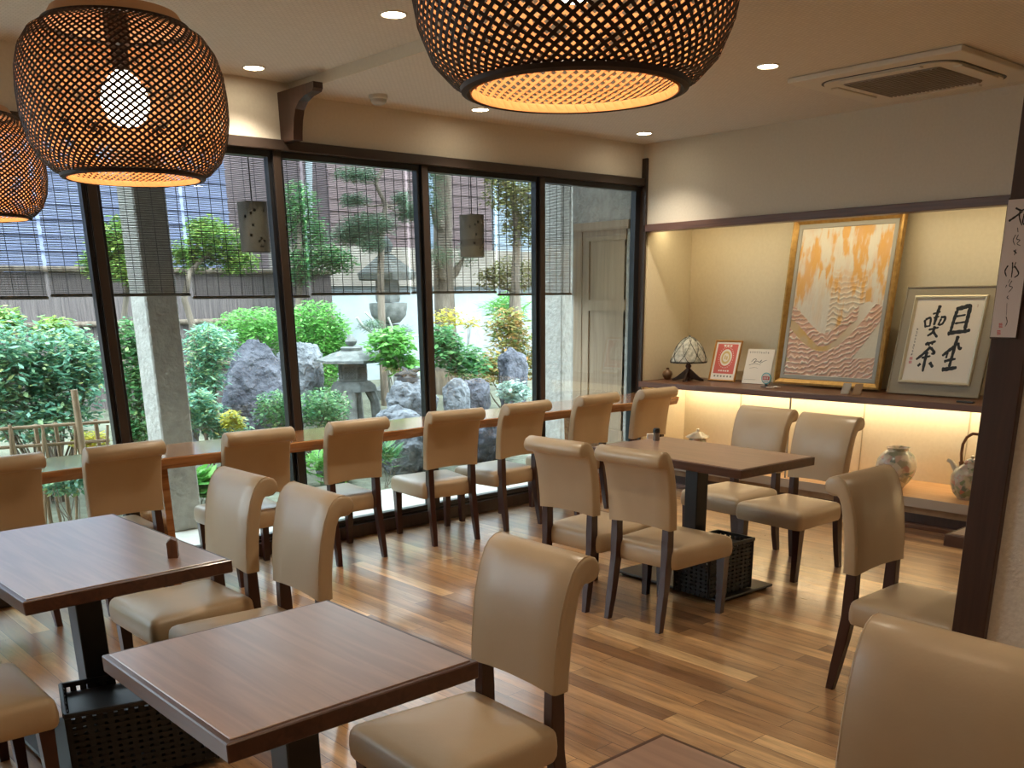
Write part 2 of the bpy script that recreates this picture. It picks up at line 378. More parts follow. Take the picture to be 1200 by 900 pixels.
# ------------------------------------------------------------------ chairs
def make_chair():
    t = empty('dining_chair', (0, 0, 0), 0, 'x', 'chair')
    # seat cushion: trapezoid with rounded edges and a slight crown
    b = new()
    def rloop(hw, hd, r, z):
        out = []
        for cx, cy, a0 in ((1, 1, 0), (-1, 1, 90), (-1, -1, 180), (1, -1, 270)):
            for k in range(7):
                a = R(a0+90*k/6); x = cx*(hw-r)+r*math.cos(a); y = cy*(hd-r)+r*math.sin(a)
                f = .5+y/.445                                   # 0 at the back, 1 at the front
                out.append(b.verts.new((x*(.86+.14*f), y+.0175, z)))
        return out
    HW, HD = .229, .2225
    rs = [rloop(HW-i, HD-i, max(.004, .034-i*.5 if i < .03 else .02), z) for i, z in ((.020, .300), (.006, .303), (0, .316), (-.002, .345), (0, .370), (.003, .384), (.010, .395), (.022, .402), (.045, .407), (.09, .411), (.14, .413), (.19, .414))]
    for a, c in zip(rs, rs[1:]):
        for k in range(len(a)): b.faces.new((a[k], a[(k+1) % len(a)], c[(k+1) % len(a)], c[k]))
    b.faces.new(rs[0][::-1]); b.faces.new(rs[-1])
    se = obj('seat', b, M['leather'], t, True)
    # backrest: profile with a scroll rolled to the back
    prof = [(-.183, .500), (-.188, .56), (-.196, .64), (-.209, .72), (-.228, .79), (-.250, .840), (-.270, .864), (-.292, .876), (-.315, .877), (-.337, .868), (-.350, .852),
            (-.354, .833), (-.347, .814), (-.331, .802), (-.312, .799), (-.296, .800), (-.286, .790), (-.276, .765), (-.262, .70), (-.251, .62), (-.246, .56), (-.244, .500)]
    b = new()
    N = len(prof); cy = sum(p[0] for p in prof)/N
    secs = []
    for s, ins in ((-1, .012), (-.985, .004), (-.95, .0), (-.5, 0), (0, 0), (.5, 0), (.95, 0), (.985, .004), (1, .012)):
        row = []
        for i, (y, z) in enumerate(prof):
            hw = .190+.008*max(0, (z-.5)/.37)
            # move toward mid-line of the panel to round the side edges
            j = N-1-i; my, mz = (y+prof[j][0])/2, (z+prof[j][1])/2
            d = Vector((my-y, mz-z)); L = d.length
            if i in (9, 10, 11, 12, 13): d = Vector((-.312-y, .838-z)); L = d.length
            if L > 1e-5: d = d/L*min(ins, L*.5)
            zz = z+d[1]
            if i in (0, N-1): zz += .012*(1-(s*s))   # lightly arched lower edge
            row.append(b.verts.new((s*hw, y+d[0], zz)))
        secs.append(row)
    for a, c in zip(secs, secs[1:]):
        for k in range(N): b.faces.new((a[k], a[(k+1) % N], c[(k+1) % N], c[k]))
    b.faces.new(secs[0][::-1]); b.faces.new(secs[-1])
    obj('backrest', b, M['leather'], t, True)
    # seams of the backrest cover
    for s in (-1, 1):
        b = new()
        pts = [(s*(.1815+.008*max(0, (z-.5)/.37)), y-.0008, z) for y, z in prof[1:9]]
        tube(b, pts, .0018, 6); obj('seam', b, M['leather'], t, True)
    # legs
    for s in (-1, 1):
        b = new()
        path = [(.163, -.262, 0, .015, .016), (.160, -.247, .10, .016, .019), (.158, -.228, .22, .018, .022), (.157, -.216, .32, .019, .024), (.157, -.213, .42, .019, .024), (.157, -.214, .52, .019, .022), (.157, -.218, .56, .018, .020)]
        rr = []
        for x, y, z, hx, hy in path:
            rr.append([b.verts.new((s*x+dx*hx, y+dy*hy, z)) for dx, dy in ((-1, -1), (1, -1), (1, 1), (-1, 1))])
        for a, c in zip(rr, rr[1:]):
            for k in range(4): b.faces.new((a[k], a[(k+1) % 4], c[(k+1) % 4], c[k]))
        b.faces.new(rr[0][::-1]); b.faces.new(rr[-1])
        bmesh.ops.bevel(b, geom=[e for e in b.edges if abs((e.verts[0].co-e.verts[1].co).z) > .03], offset=.003, segments=1, affect='EDGES')
        obj('leg', b, M['leg'], t)
    for s in (-1, 1):
        b = new()
        rr = []
        for z, h, dx0 in ((0, .0155, -.004), (.15, .019, 0), (.305, .023, 0)):
            rr.append([b.verts.new((s*(.192+dx0)+dx*h, .196+dy*h, z)) for dx, dy in ((-1, -1), (1, -1), (1, 1), (-1, 1))])
        for a, c in zip(rr, rr[1:]):
            for k in range(4): b.faces.new((a[k], a[(k+1) % 4], c[(k+1) % 4], c[k]))
        b.faces.new(rr[0][::-1]); b.faces.new(rr[-1])
        obj('leg', b, M['leg'], t)
    return t
CH = make_chair(); bpy.context.view_layer.update()
chair_kids = [o for o in bpy.data.objects if o.parent is CH]
first = [True]
def place_chair(x, y, a, label, group):
    if first[0]: r = CH; first[0] = False
    else:
        r = CH.copy(); COL.objects.link(r)
        for k in chair_kids:
            c = k.copy(); COL.objects.link(c); c.parent = r
    r.location = (x, y, 0); r.rotation_euler = (0, 0, a); r['label'] = label; r['group'] = group
    return r
G1, G2, G3, G4 = 'chairs along the window counter', 'chairs at the far table', 'chairs at the near left tables', 'chairs by the partition'
bar = [(-5.198, -.30, .108, 'cream chair at the window counter cut off by the left edge of the photo'),
       (-4.593, -.30, .021, 'cream counter chair just left of the outdoor stucco pillar, second from the left'),
       (-3.838, -.315, -.068, 'cream counter chair standing just right of the outdoor stucco pillar, third from the left'),
       (-3.215, -.32, -.022, 'cream counter chair below the snow-viewing stone lantern, fourth from the left'),
       (-2.469, -.363, -.15, 'cream counter chair turned slightly right with its seat showing, fifth from the left'),
       (-1.895, -.353, -.001, 'cream counter chair under the wall-end hanging lamp, sixth from the left'),
       (-1.188, -.34, .013, 'cream counter chair in front of the outdoor wooden door, seventh from the left'),
       (-.546, -.37, -.019, 'cream counter chair in the corner beside the display alcove, last in the row')]
for x, y, a, l in bar: place_chair(x, y, a, l, G1)
far = [(-2.683, -2.055, -1.545, 'cream chair with its back to us at the far table, window side'),
       (-2.66, -2.525, -1.55, 'cream chair with its back to us, in front of the far black basket'),
       (-1.421, -2.02, 1.53, 'cream chair facing us behind the far table, on the window side'),
       (-1.503, -2.495, 1.50, 'cream chair facing us behind the far table, nearest the big vase')]
for x, y, a, l in far: place_chair(x, y, a, l, G2)
near = [(-4.847, -1.80, 1.58, 'cream chair at the right of the left table, the farther of the two'),
        (-4.823, -2.322, 1.535, 'cream chair at the right of the left table, partly behind the front table'),
        (-4.802, -3.523, 1.54, 'large cream chair in the middle foreground at the right of the front table'),
        (-5.81, -2.295, -1.57, 'cream chair whose seat enters at the lower left edge by the black basket'),
        (-5.83, -1.76, -1.57, 'cream chair of which only a seat corner shows at the left edge')]
for x, y, a, l in near: place_chair(x, y, a, l, G3)
place_chair(-2.771, -3.876, -3.153, 'cream chair standing by itself in front of the dark post, roll to the left', G4)
place_chair(-4.705, -4.685, 1.56, 'biggest cream chair back, cut off in the lower right corner', G4)

# ------------------------------------------------------------------ tables
def table(cx, cy, rz, w, d, label, plate_d, group=None):
    t = empty('restaurant_table', (cx, cy, 0), rz, label, 'table', group)
    H = .738; th = .046; b = new()
    box(b, -w/2, w/2, -d/2, d/2, H-th, H-.003, .003, 1, 1)
    e = .014
    box(b, -w/2+e, w/2-e, -d/2+e, d/2-e, H-.004, H, .0015, 1, 0)
    obj('tabletop', b, [M['ttop'], M['tedge']], t)
    b = new(); box(b, -.045, .045, -.045, .045, .03, H-th, .004, 1); obj('post', b, M['black'], t)
    b = new(); box(b, -.16, .16, -d*.3, d*.3, H-th-.012, H-th); obj('mounting_plate', b, M['black'], t)
    b = new(); box(b, -.225, .225, -plate_d/2, plate_d/2, .012, .026, .004, 1); obj('base_plate', b, M['black'], t)
    for sx in (-1, 1):
        for sy in (-1, 1):
            b = new(); lathe(b, [(.018, 0), (.018, .012)], 12, (sx*.19, sy*(plate_d/2-.04))); obj('glide_foot', b, M['black'], t)
    return t
table(-5.303, -3.502, .004, .636, .666, 'small square wooden table in the foreground in front of the middle chair', .45)
table(-5.319, -2.069, .02, .649, 1.006, 'wooden table at the left edge of the photo, with a small wooden block on it', .60)
table(-2.106, -2.26, -.052, .608, 1.063, 'rectangular wooden table at the far side with two chairs on either side', .77)
table(-2.69, -4.55, 0, .62, 1.05, 'table of which one dark corner shows beside the dark post', .77)
table(-5.287, -4.707, 0, .636, .666, 'table of which only one corner shows at the bottom of the photo', .45)

# baskets
def basket(x, y, rz, w, d, h, label):
    mt = mat('black_wicker', (.012, .011, .010), .55)
    v = coords(mt, (1, 1, 1)); ck = nd(mt, 'ShaderNodeTexBrick'); lk(mt, v, ck.inputs['Vector'])
    t = empty('luggage_basket', (x, y, 0), rz, label, 'basket')
    # woven sides as crossing slats on each wall
    b = new()
    box(b, -w/2+.012, w/2-.012, -d/2+.012, d/2-.012, .03, .045)
    for s in (-1, 1):
        n = int(w/.03)
        for i in range(n):
            xx = -w/2+.006+(w-.012)*i/(n-1)
            box(b, xx-.010, xx+.010, s*(d/2-.006)-.003+.002*(i % 2), s*(d/2-.006)+.003+.002*(i % 2), .03, h)
        n = int(d/.03)
        for i in range(n):
            yy = -d/2+.006+(d-.012)*i/(n-1)
            box(b, s*(w/2-.006)-.003+.002*(i % 2), s*(w/2-.006)+.003+.002*(i % 2), yy-.010, yy+.010, .03, h)
    m_ = int((h-.05)/.022)
    for k in range(m_):
        z = .045+.022*k
        for s in (-1, 1):
            box(b, -w/2+.003, w/2-.003, s*(d/2-.006)-.004, s*(d/2-.006)+.004, z, z+.012)
            box(b, s*(w/2-.006)-.004, s*(w/2-.006)+.004, -d/2+.003, d/2-.003, z, z+.012)
    obj('woven_body', b, mt, t)
    b = new()
    for s in (-1, 1):
        box(b, -w/2-.004, w/2+.004, s*d/2-.007, s*d/2+.007, h-.012, h+.006, .003, 1)
        box(b, s*w/2-.007, s*w/2+.007, -d/2, d/2, h-.012, h+.006, .003, 1)
    obj('rim', b, M['black'], t)
    b = new(); box(b, -w/2+.014, w/2-.014, -d/2+.014, d/2-.014, h-.035, h-.025); obj('liner', b, M['black'], t)
    return t
basket(-2.215, -2.478, -.06, .355, .245, .30, 'black wicker luggage basket under the far table')
basket(-5.27, -2.325, -.26, .46, .29, .29, 'black wicker luggage basket under the left table')
for o in [o for o in bpy.data.objects if o.name.startswith('luggage_basket')]: o.location.z = 0

# things on tables
t = empty('pepper_mill', (-1.95, -1.835, .738), 0, 'small dark glass shaker standing on the far table', 'shaker')
b = new(); lathe(b, [(.0, 0), (.019, 0), (.020, .004), (.018, .04), (.020, .046)], 20); obj('glass_body', b, mat('smoky_glass', (.16, .15, .13), .15, spec=.8), t, True)
b = new(); lathe(b, [(.020, .046), (.021, .062), (.017, .072), (0, .074)], 20); obj('cap', b, M['black'], t, True)
b = new(); box(b, -.03, .03, -.012, .012, 0, .028, .002, 1); o = obj('card_holder', b, M['cream_paper'], None, False, (-1.90, -1.76, .738), -.6); tag(o, 'small cream card lying beside the shaker on the far table', 'card')
b = new(); prism(b, [(-.016, 0), (.016, 0), (.016, .058), (.0, .066), (-.016, .052)], -.02, .02, 'y')
o = obj('wooden_block', b, wood_mat('block_wood', (.10, .045, .025), (.15, .07, .04), (.2, .1, .055), .5, 'z'), None, False, (-5.115, -2.405, .738), -.5); tag(o, 'small wooden number block standing on the left table', 'wooden block')

# ------------------------------------------------------------------ pendant lamps
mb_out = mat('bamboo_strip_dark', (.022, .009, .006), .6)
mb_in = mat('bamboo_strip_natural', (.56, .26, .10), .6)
M['rimtan'] = mat('bamboo_tan', (.60, .36, .20), .6)
bulb_m = mat('globe_bulb', (1, .95, .9), .4, emis=(1, .90, .74), es=9)
def shade_profile():
    return [(.165, .0), (.192, .012), (.220, .040), (.240, .085), (.2495, .14), (.250, .19), (.245, .24), (.232, .285), (.206, .322), (.170, .345)]
def make_pendant():
    t = empty('pendant_lamp', (0, 0, 0), 0, 'x', 'pendant lamp', 'woven bamboo pendant lamps')
    P = [Vector((r, z)) for r, z in shade_profile()]
    L = [0]
    for a, c in zip(P, P[1:]): L.append(L[-1]+(c-a).length)
    def ev(s):
        s *= L[-1]
        for i in range(len(P)-1):
            if s <= L[i+1]+1e-9:
                f = (s-L[i])/(L[i+1]-L[i]); q = P[i].lerp(P[i+1], f); tn = (P[i+1]-P[i]).normalized(); return q, Vector((tn.y, -tn.x))
        return P[-1], Vector((0, 1))
    N = 74; S = 30; tw = R(128)
    b = new()
    for sgn in (1, -1):
        off = .0012 if sgn > 0 else -.0012
        for k in range(N):
            th0 = 2*PI*k/N; rows = []
            for i in range(S+1):
                s = i/S; q, nm = ev(s); th = th0+sgn*tw*(s-.5)
                wv = off*math.cos(PI*(i)*1.0)*.0+off
                q2 = q+nm*wv
                er = Vector((math.cos(th), math.sin(th), 0)); et = Vector((-math.sin(th), math.cos(th), 0))
                c = er*q2.x+Vector((0, 0, q2.y))
                # direction along strip
                qn, _ = ev(min(1, s+.01)); qm, _ = ev(max(0, s-.01)); ds = (min(1, s+.01)-max(0, s-.01))
                T = (er*((qn.x-qm.x)/ds)+Vector((0, 0, (qn.y-qm.y)/ds))+et*(sgn*tw*q.x)).normalized()
                nn = (er*nm.x+Vector((0, 0, nm.y))).normalized()
                W = T.cross(nn).normalized()*.0028
                t2 = nn*.0005
                rows.append([b.verts.new(c+W+t2), b.verts.new(c-W+t2), b.verts.new(c-W-t2), b.verts.new(c+W-t2)])
            for a, c in zip(rows, rows[1:]):
                for j in range(4):
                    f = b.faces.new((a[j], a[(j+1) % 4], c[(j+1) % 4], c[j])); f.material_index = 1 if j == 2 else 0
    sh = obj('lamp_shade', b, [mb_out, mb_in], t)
    # bottom rim: dark outer band, tan folded strip inside
    b = new(); lathe(b, [(.164, -.003), (.169, -.006), (.177, -.003), (.179, .003), (.174, .006), (.166, .003), (.164, -.003)], 72, cap=False); obj('lower_rim', b, mb_out, t, True)
    b = new(); 
    for k in range(60):
        a0, a1 = 2*PI*k/60, 2*PI*(k+.96)/60
        vs = [b.verts.new((r*math.cos(a+sk), r*math.sin(a+sk), z)) for r, z, sk in ((.161, -.005, 0), (.160, .008, .06)) for a in (a0, a1)]
        b.faces.new((vs[0], vs[1], vs[3], vs[2]))
        vs = [b.verts.new((r*math.cos(a+sk), r*math.sin(a+sk), z)) for r, z, sk in ((.1635, -.005, 0), (.1625, .008, .06)) for a in (a0, a1)]
        b.faces.new((vs[0], vs[1], vs[3], vs[2]))
    obj('inner_band', b, mb_in, t)
    b = new(); lathe(b, [(.170, .340), (.176, .342), (.174, .348), (.168, .349), (.165, .345), (.170, .340)], 72, cap=False); obj('upper_rim', b, mb_out, t, True)
    b = new(); lathe(b, [(.03, .380), (.12, .379), (.150, .374), (.166, .349), (.162, .347), (.147, .370), (.12, .375), (.03, .376)], 64, cap=False); obj('top_cover', b, M['rimtan'], t, True)
    b = new(); lathe(b, [(0, .118), (.026, .124), (.046, .140), (.057, .165), (.058, .185), (.050, .212), (.034, .232), (.018, .244), (.018, .25)], 28); obj('bulb', b, bulb_m, t, True)
    b = new(); lathe(b, [(.021, .246), (.021, .300), (.030, .305), (.030, .372), (.012, .385), (.004, .392)], 24); obj('lamp_socket', b, M['black'], t, True)
    b = new(); tube(b, [(0, 0, .385), (0, 0, .84)], .0035, 8); obj('cord', b, M['cordm'], t)
    b = new(); lathe(b, [(.012, .835), (.045, .862), (.048, .893)], 24); obj('ceiling_cap', b, M['white'], t, True)
    return t
PD = make_pendant(); pk = [o for o in bpy.data.objects if o.parent is PD]
pl = [(-5.25, -2.80, 'woven bamboo pendant lamp hanging at the upper left with its whole shade in view'),
      (-5.13, -4.28, 'woven bamboo pendant lamp at the top centre, nearest and largest'),
      (-5.25, -1.30, 'woven bamboo pendant lamp half cut off by the left edge')]
for i, (x, y, l) in enumerate(pl):
    if i == 0: r = PD
    else:
        r = PD.copy(); COL.objects.link(r)
        for k in pk:
            c = k.copy(); COL.objects.link(c); c.parent = r
    r.location = (x, y, 1.858); r['label'] = l
    ld = bpy.data.lights.new('pendant_light', 'POINT'); ld.energy = 16; ld.color = (1, .72, .42); ld.shadow_soft_size = .06
    lo_ = bpy.data.objects.new('pendant_light', ld); COL.objects.link(lo_); lo_.location = (x, y, 1.858+.095)
    ld.energy = 3.2

# ------------------------------------------------------------------ downlights
dl_m = mat('downlight_glow', (1, 1, 1), .5, emis=(1, .86, .62), es=30)
def make_dl():
    t = empty('downlight', (0, 0, 0), 0, 'x', 'downlight', 'recessed ceiling downlights')
    b = new(); lathe(b, [(.050, -.001), (.054, -.006), (.060, -.005), (.062, 0), (.050, 0)], 32, cap=False); obj('trim_ring', b, M['white'], t, True)
    b = new(); lathe(b, [(0, -.003), (.050, -.003)], 32, cap=False); obj('lens', b, dl_m, t)
    return t
DL = make_dl(); dk = [o for o in bpy.data.objects if o.parent is DL]
dls = [(-3.50, -1.545, ZL, 'round ceiling downlight left of the big pendant, on the raised ceiling'),
       (-3.50, -.24, ZL, 'round ceiling downlight over the window, right of the left pendant'),
       (-1.566, -2.185, ZC, 'round ceiling downlight beside the air conditioner'),
       (-1.984, -.335, ZC, 'round ceiling downlight under the big pendant shade, near the window wall'),
       (-.43, -.365, ZC, 'round ceiling downlight in the corner above the alcove'),
       (-7.0, -1.6, ZL, 'round ceiling downlight outside the view, left of the pendants'),
       (-6.9, -3.6, ZL, 'round ceiling downlight outside the view, above the left aisle'),
       (-4.25, -5.6, ZL, 'round ceiling downlight outside the view, above the right tables'),
       (-6.6, -6.4, ZL, 'round ceiling downlight outside the view, behind the photographer'),
       (-4.1, -3.1, ZL, 'round ceiling downlight hidden by the big pendant'),
       (-1.6, -4.6, ZC, 'round ceiling downlight behind the partition')]
for i, (x, y, z, l) in enumerate(dls):
    if i == 0: r = DL
    else:
        r = DL.copy(); COL.objects.link(r)
        for k in dk:
            c = k.copy(); COL.objects.link(c); c.parent = r
    r.location = (x, y, z); r['label'] = l
    ld = bpy.data.lights.new('downlight_beam', 'SPOT'); ld.energy = 66; ld.color = (1, .85, .65); ld.spot_size = R(112); ld.spot_blend = 1.0; ld.shadow_soft_size = .045
    q = bpy.data.objects.new('downlight_beam', ld); COL.objects.link(q); q.location = (x, y, z-.012)

# alcove strips (real LED strips: upper one behind the rail, lower one under the shelf)
def area(name, loc, sx, sy, e, col, rot=(0, 0, 0)):
    ld = bpy.data.lights.new(name, 'AREA'); ld.shape = 'RECTANGLE'; ld.size = sx; ld.size_y = sy; ld.energy = e; ld.color = col
    q = bpy.data.objects.new(name, ld); COL.objects.link(q); q.location = loc; q.rotation_euler = rot; return q
area('alcove_upper_light', (.20, -2.4, 2.115), .04, 4.7, 10, (1, .82, .48), (0, R(-18), 0))
area('alcove_lower_light', (.50, -2.4, .808), .03, 4.7, 10, (1, .80, .47), (0, R(-25), 0))

# ------------------------------------------------------------------ ceiling fittings
t = empty('air_conditioner', (-.735, -2.565, ZC-.001), 0, 'white square ceiling cassette air conditioner with grey grille', 'air conditioner')
b = new(); W = .485; box(b, -W, W, -W, W, -.028, 0, .006, 2); obj('panel', b, M['white'], t)
b = new(); W2 = .375
def rr_ring(b, W, r, z0, z1, w, mi=0):
    def loop(Wi, ri, z):
        out = []
        for cx, cy, a0 in ((1, 1, 0), (-1, 1, 90), (-1, -1, 180), (1, -1, 270)):
            for k in range(9):
                a = R(a0+90*k/8); out.append(b.verts.new((cx*(Wi-ri)+ri*math.cos(a), cy*(Wi-ri)+ri*math.sin(a), z)))
        return out
    A, B, C_, D = loop(W, r, z1), loop(W, r, z0), loop(W-w, r-w, z0), loop(W-w, r-w, z1)
    for p, q in ((A, B), (B, C_), (C_, D)):
        for k in range(len(p)): b.faces.new((p[k], p[(k+1) % len(p)], q[(k+1) % len(p)], q[k]))
rr_ring(b, W2+.015, .14, -.030, -.027, .013); obj('air_slot', b, M['black'], t)
b = new(); rr_ring(b, W2, .125, -.036, -.028, .0005+.10); obj('inner_panel', b, M['white'], t)
for i in range(4):
    M4 = Matrix.Rotation(R(90*i), 4, 'Z')
    b = new(); box(b, -.22, .22, .325, .372, -.044, -.036, .003, 1, 0, M4); obj('louvre', b, M['white'], t)
b = new(); box(b, -.265, .265, -.265, .265, -.040, -.030); 
for i in range(22):
    y = -.255+.51*i/21; box(b, -.265, .265, y-.004, y+.004, -.045, -.039)
obj('grille', b, M['grey'], t)
t = empty('smoke_detector', (-2.738, -.30, ZC), 0, 'small round smoke detector on the ceiling near the bracket', 'smoke detector')
b = new(); lathe(b, [(0, 0), (.055, 0), (.055, -.018), (.048, -.024)], 28); obj('base', b, M['white'], t, True)
b = new(); lathe(b, [(.048, -.024), (.045, -.038), (.03, -.050), (0, -.052)], 28); obj('sensor_dome', b, mat('detector_grey', (.5, .48, .45), .5), t, True)

# ------------------------------------------------------------------ things in the alcove
ZS = .8605
def leaning(name, x, y, z, lean, label, cat):
    t = empty(name, (x, y, z), 0, label, cat); t.rotation_euler = (-lean, 0, -PI/2); return t
def frame(b, w, h, fw, d, y0=0, mi=0, prof=None):
    """mitred frame lying in the local xz plane, front towards -y; prof = [(inset, depth)]"""
    prof = prof or [(0, 0), (0, d), (fw*.35, d+.004), (fw, d*.55), (fw, 0)]
    rings = []
    for i, dd in prof:
        rings.append([b.verts.new((sx*(w/2-i), y0-dd, (h-i) if sz else i)) for sx, sz in ((-1, 0), (1, 0), (1, 1), (-1, 1))])
    for a, c in zip(rings, rings[1:]):
        for k in range(4):
            f = b.faces.new((a[k], a[(k+1) % 4], c[(k+1) % 4], c[k])); f.material_index = mi
def panel(b, x0, x1, z0, z1, y0, y1, mi=0): box(b, x0, x1, y0, y1, z0, z1, 0, 1, mi)
gold = noisy('aged_gold', (.36, .20, .055), (.52, .32, .10), 30, .38); bs(gold).inputs['Metallic'].default_value = .45
silver = mat('champagne_moulding', (.62, .56, .42), .3, metal=.5)
linen = noisy('taupe_linen', (.31, .27, .205), (.36, .315, .245), 300, .85)

# big relief picture
w, h = .885, 1.225
t = leaning('relief_picture', .40, -1.535, ZS+.012, R(6.5), 'large gold framed abstract relief picture with white, orange and gold waves', 'picture')
b = new(); frame(b, w, h, .042, .045); panel(b, -w/2+.01, w/2-.01, .01, h-.01, -.012, 0); obj('gold_frame', b, gold, t)
b = new(); iw, ih = w-.084, h-.084
for f_ in (0,):
    rings = []
    for i, dd in ((0, .022), (.004, .026), (.030, .026), (.033, .020)):
        rings.append([b.verts.new((sx*(iw/2-i), -dd, .042+((ih-i) if sz else i))) for sx, sz in ((-1, 0), (1, 0), (1, 1), (-1, 1))])
    for a, c in zip(rings, rings[1:]):
        for k in range(4): b.faces.new((a[k], a[(k+1) % 4], c[(k+1) % 4], c[k]))
obj('grey_mount', b, mat('grey_velvet_mount', (.40, .39, .36), .8), t)
pw, ph = iw-.064, ih-.064; nx, nz = 190, 290
b = new()
def fb(x, y, z=0, o=4):
    s = 0; a = 1; f = 1; tt = 0
    for _ in range(o): s += a*noise.noise(Vector((x*f, y*f, z))); tt += a; a *= .5; f *= 2.1
    return s/tt
def paint(u, v):
    """u 0..1 across, v 0..1 up -> colour, relief"""
    wht = Vector((.74, .70, .62)); org = Vector((.74, .42, .13)); pch = Vector((.70, .46, .32)); snd = Vector((.58, .43, .24)); red = Vector((.62, .24, .14)); gld = Vector((.62, .38, .10))
    hgt = 0
    wave1 = .40+.10*math.sin(u*6.5+2.2)+.04*fb(u*3, 1)     # crest line between sky and sea
    if v > wave1:
        s = fb(u*8, v*3.6, 3)*1.1+.55*fb(u*26, v*9, 5)+.10*abs(u-.5)*2
        c = wht.lerp(org, min(1, max(0, (s+.02)*4.2)*(.45+.75*v)))
        c = c.lerp(pch, min(1, max(0, fb(u*5, v*4, 9)*2.2))*.5)
        tri = abs(u-.30)/(.02+max(0, .72-v)*.28)
        if tri < 1 and v < .72: c = c.lerp(wht, .8)
        tri = abs(u-.68)/(.01+max(0, .55-v)*.5)
        if tri < 1 and v < .55: c = c.lerp(wht, .8)
        hgt = .003*fb(u*60, v*9, 2)
        if .42 < u < .8 and v < .72:
            cl = math.sin((v+.05*fb(u*7, v*5, 6))*170+5*fb(u*14, v*7, 4)); hgt += .004*max(0, cl)*min(1, (.72-v)*6); c = c.lerp(org, .25*(1-max(0, cl)))
    else:
        band = v-(.30-.20*math.sin(u*3.3)+.22*u*u)
        if -.17 < band < .03 or v < .09+.05*u or (v > wave1-.09 and u < .75):
            q = math.sin((v-.25*u*u+.05*fb(u*6, v*5, 7))*185+5.5*fb(u*17, v*10, 2)); k = max(0, q)*min(1, max(.25, .75+1.3*fb(u*22, v*12, 4)))
            st = fb(u*14, v*26, 8)
            c = red.lerp(wht, min(1, .35+k*.75)).lerp(pch, min(1, max(0, st*2+.3)))
            hgt = .0065*k
        elif band >= .03:
            c = snd.lerp(gld, min(1, max(0, fb(u*4, v*5, 1)*3+.4))); hgt = .001*fb(u*30, v*30)
            if u > .45: c = c.lerp(wht, min(1, (u-.45)*2.4))
        else:
            c = snd.lerp(Vector((.56, .50, .26)), .5+fb(u*7, v*7, 2)); hgt = .001*fb(u*30, v*30)
            if u > .6: c = c.lerp(wht, .7)
    return c, hgt
grid = []; cols = {}
for j in range(nz+1):
    row = []
    for i in range(nx+1):
        u, v = i/nx, j/nz; c, hg = paint(u, v)
        vv = b.verts.new((-pw/2+pw*u, -.019-hg, .042+.032+ph*v)); cols[vv] = c; row.append(vv)
    grid.append(row)
b.verts.index_update()
clist = [cols[v] for r_ in grid for v in r_]
for j in range(nz):
    for i in range(nx): b.faces.new((grid[j][i], grid[j][i+1], grid[j+1][i+1], grid[j+1][i]))
me = bpy.data.meshes.new('canvas'); b.to_mesh(me); b.free()
ca = me.color_attributes.new('paint', 'FLOAT_COLOR', 'POINT')
for i, c in enumerate(clist): ca.data[i].color = (max(0, c[0]), max(0, c[1]), max(0, c[2]), 1)
pm = mat('relief_paint', (.7, .6, .5), .55); at_ = nd(pm, 'ShaderNodeAttribute', attribute_name='paint'); lk(pm, at_.outputs['Color'], bs(pm).inputs['Base Color'])
me.materials.append(pm); me.polygons.foreach_set('use_smooth', [True]*len(me.polygons))
link(bpy.data.objects.new('canvas', me), t)

# brush strokes
def stroke(b, pts, wid, y, mi=0, taper=.55):
    pts = [Vector((p[0], p[1])) for p in pts]
    # smooth
    P = []
    n = len(pts)
    for i in range(n-1):
        p0, p1, p2, p3 = pts[max(0, i-1)], pts[i], pts[i+1], pts[min(n-1, i+2)]
        for k in range(6):
            t_ = k/6; P.append(.5*((2*p1)+(-p0+p2)*t_+(2*p0-5*p1+4*p2-p3)*t_*t_+(-p0+3*p1-3*p2+p3)*t_**3))
    P.append(pts[-1]); N = len(P); L, Rr = [], []
    for i, p in enumerate(P):
        tn = (P[min(N-1, i+1)]-P[max(0, i-1)]);
        if tn.length < 1e-9: tn = Vector((1, 0))
        tn.normalize(); f = i/(N-1); ww = wid/2*(1-.45*f*taper)*min(1, .55+f*8)*min(1, .45+(1-f)*6)*(1+.12*math.sin(i*1.7))
        nn = Vector((-tn.y, tn.x))*ww; L.append(b.verts.new((p.x+nn.x, y, p.y+nn.y))); Rr.append(b.verts.new((p.x-nn.x, y, p.y-nn.y)))
    for i in range(N-1):
        f = b.faces.new((L[i], L[i+1], Rr[i+1], Rr[i])); f.material_index = mi
        
# calligraphy in the double frame
w, h = .645, .735
t = leaning('framed_calligraphy', .32, -2.395, ZS+.004, R(12), 'framed calligraphy of four bold black characters, at the right end of the shelf', 'picture')
b = new(); panel(b, -w/2, w/2, 0, h, -.012, 0); frame(b, w, h, .006, .026, prof=[(0, 0), (0, .024), (.006, .026), (.008, .018)]); panel(b, -w/2+.006, w/2-.006, .006, h-.006, -.018, -.012); obj('linen_mount', b, linen, t)
b = new(); ix0, ix1, iz0, iz1 = -w/2+.072, w/2-.072, .075, h-.062
cw, chh = ix1-ix0, iz1-iz0; cxm = (ix0+ix1)/2
rings = []
for i, dd in ((0, .018), (0, .030), (.008, .034), (.018, .030), (.022, .0215)):
    rings.append([b.verts.new((sx*(cw/2-i)+cxm, -dd, (iz1-i) if sz else (iz0+i))) for sx, sz in ((-1, 0), (1, 0), (1, 1), (-1, 1))])
for a, c in zip(rings, rings[1:]):
    for k in range(4): b.faces.new((a[k], a[(k+1) % 4], c[(k+1) % 4], c[k]))
obj('inner_frame', b, silver, t)
b = new(); px0, px1, pz0, pz1 = ix0+.02, ix1-.02, iz0+.02, iz1-.02
panel(b, px0, px1, pz0, pz1, -.0205, -.0185, 0)
sc_ = (px1-px0)/530
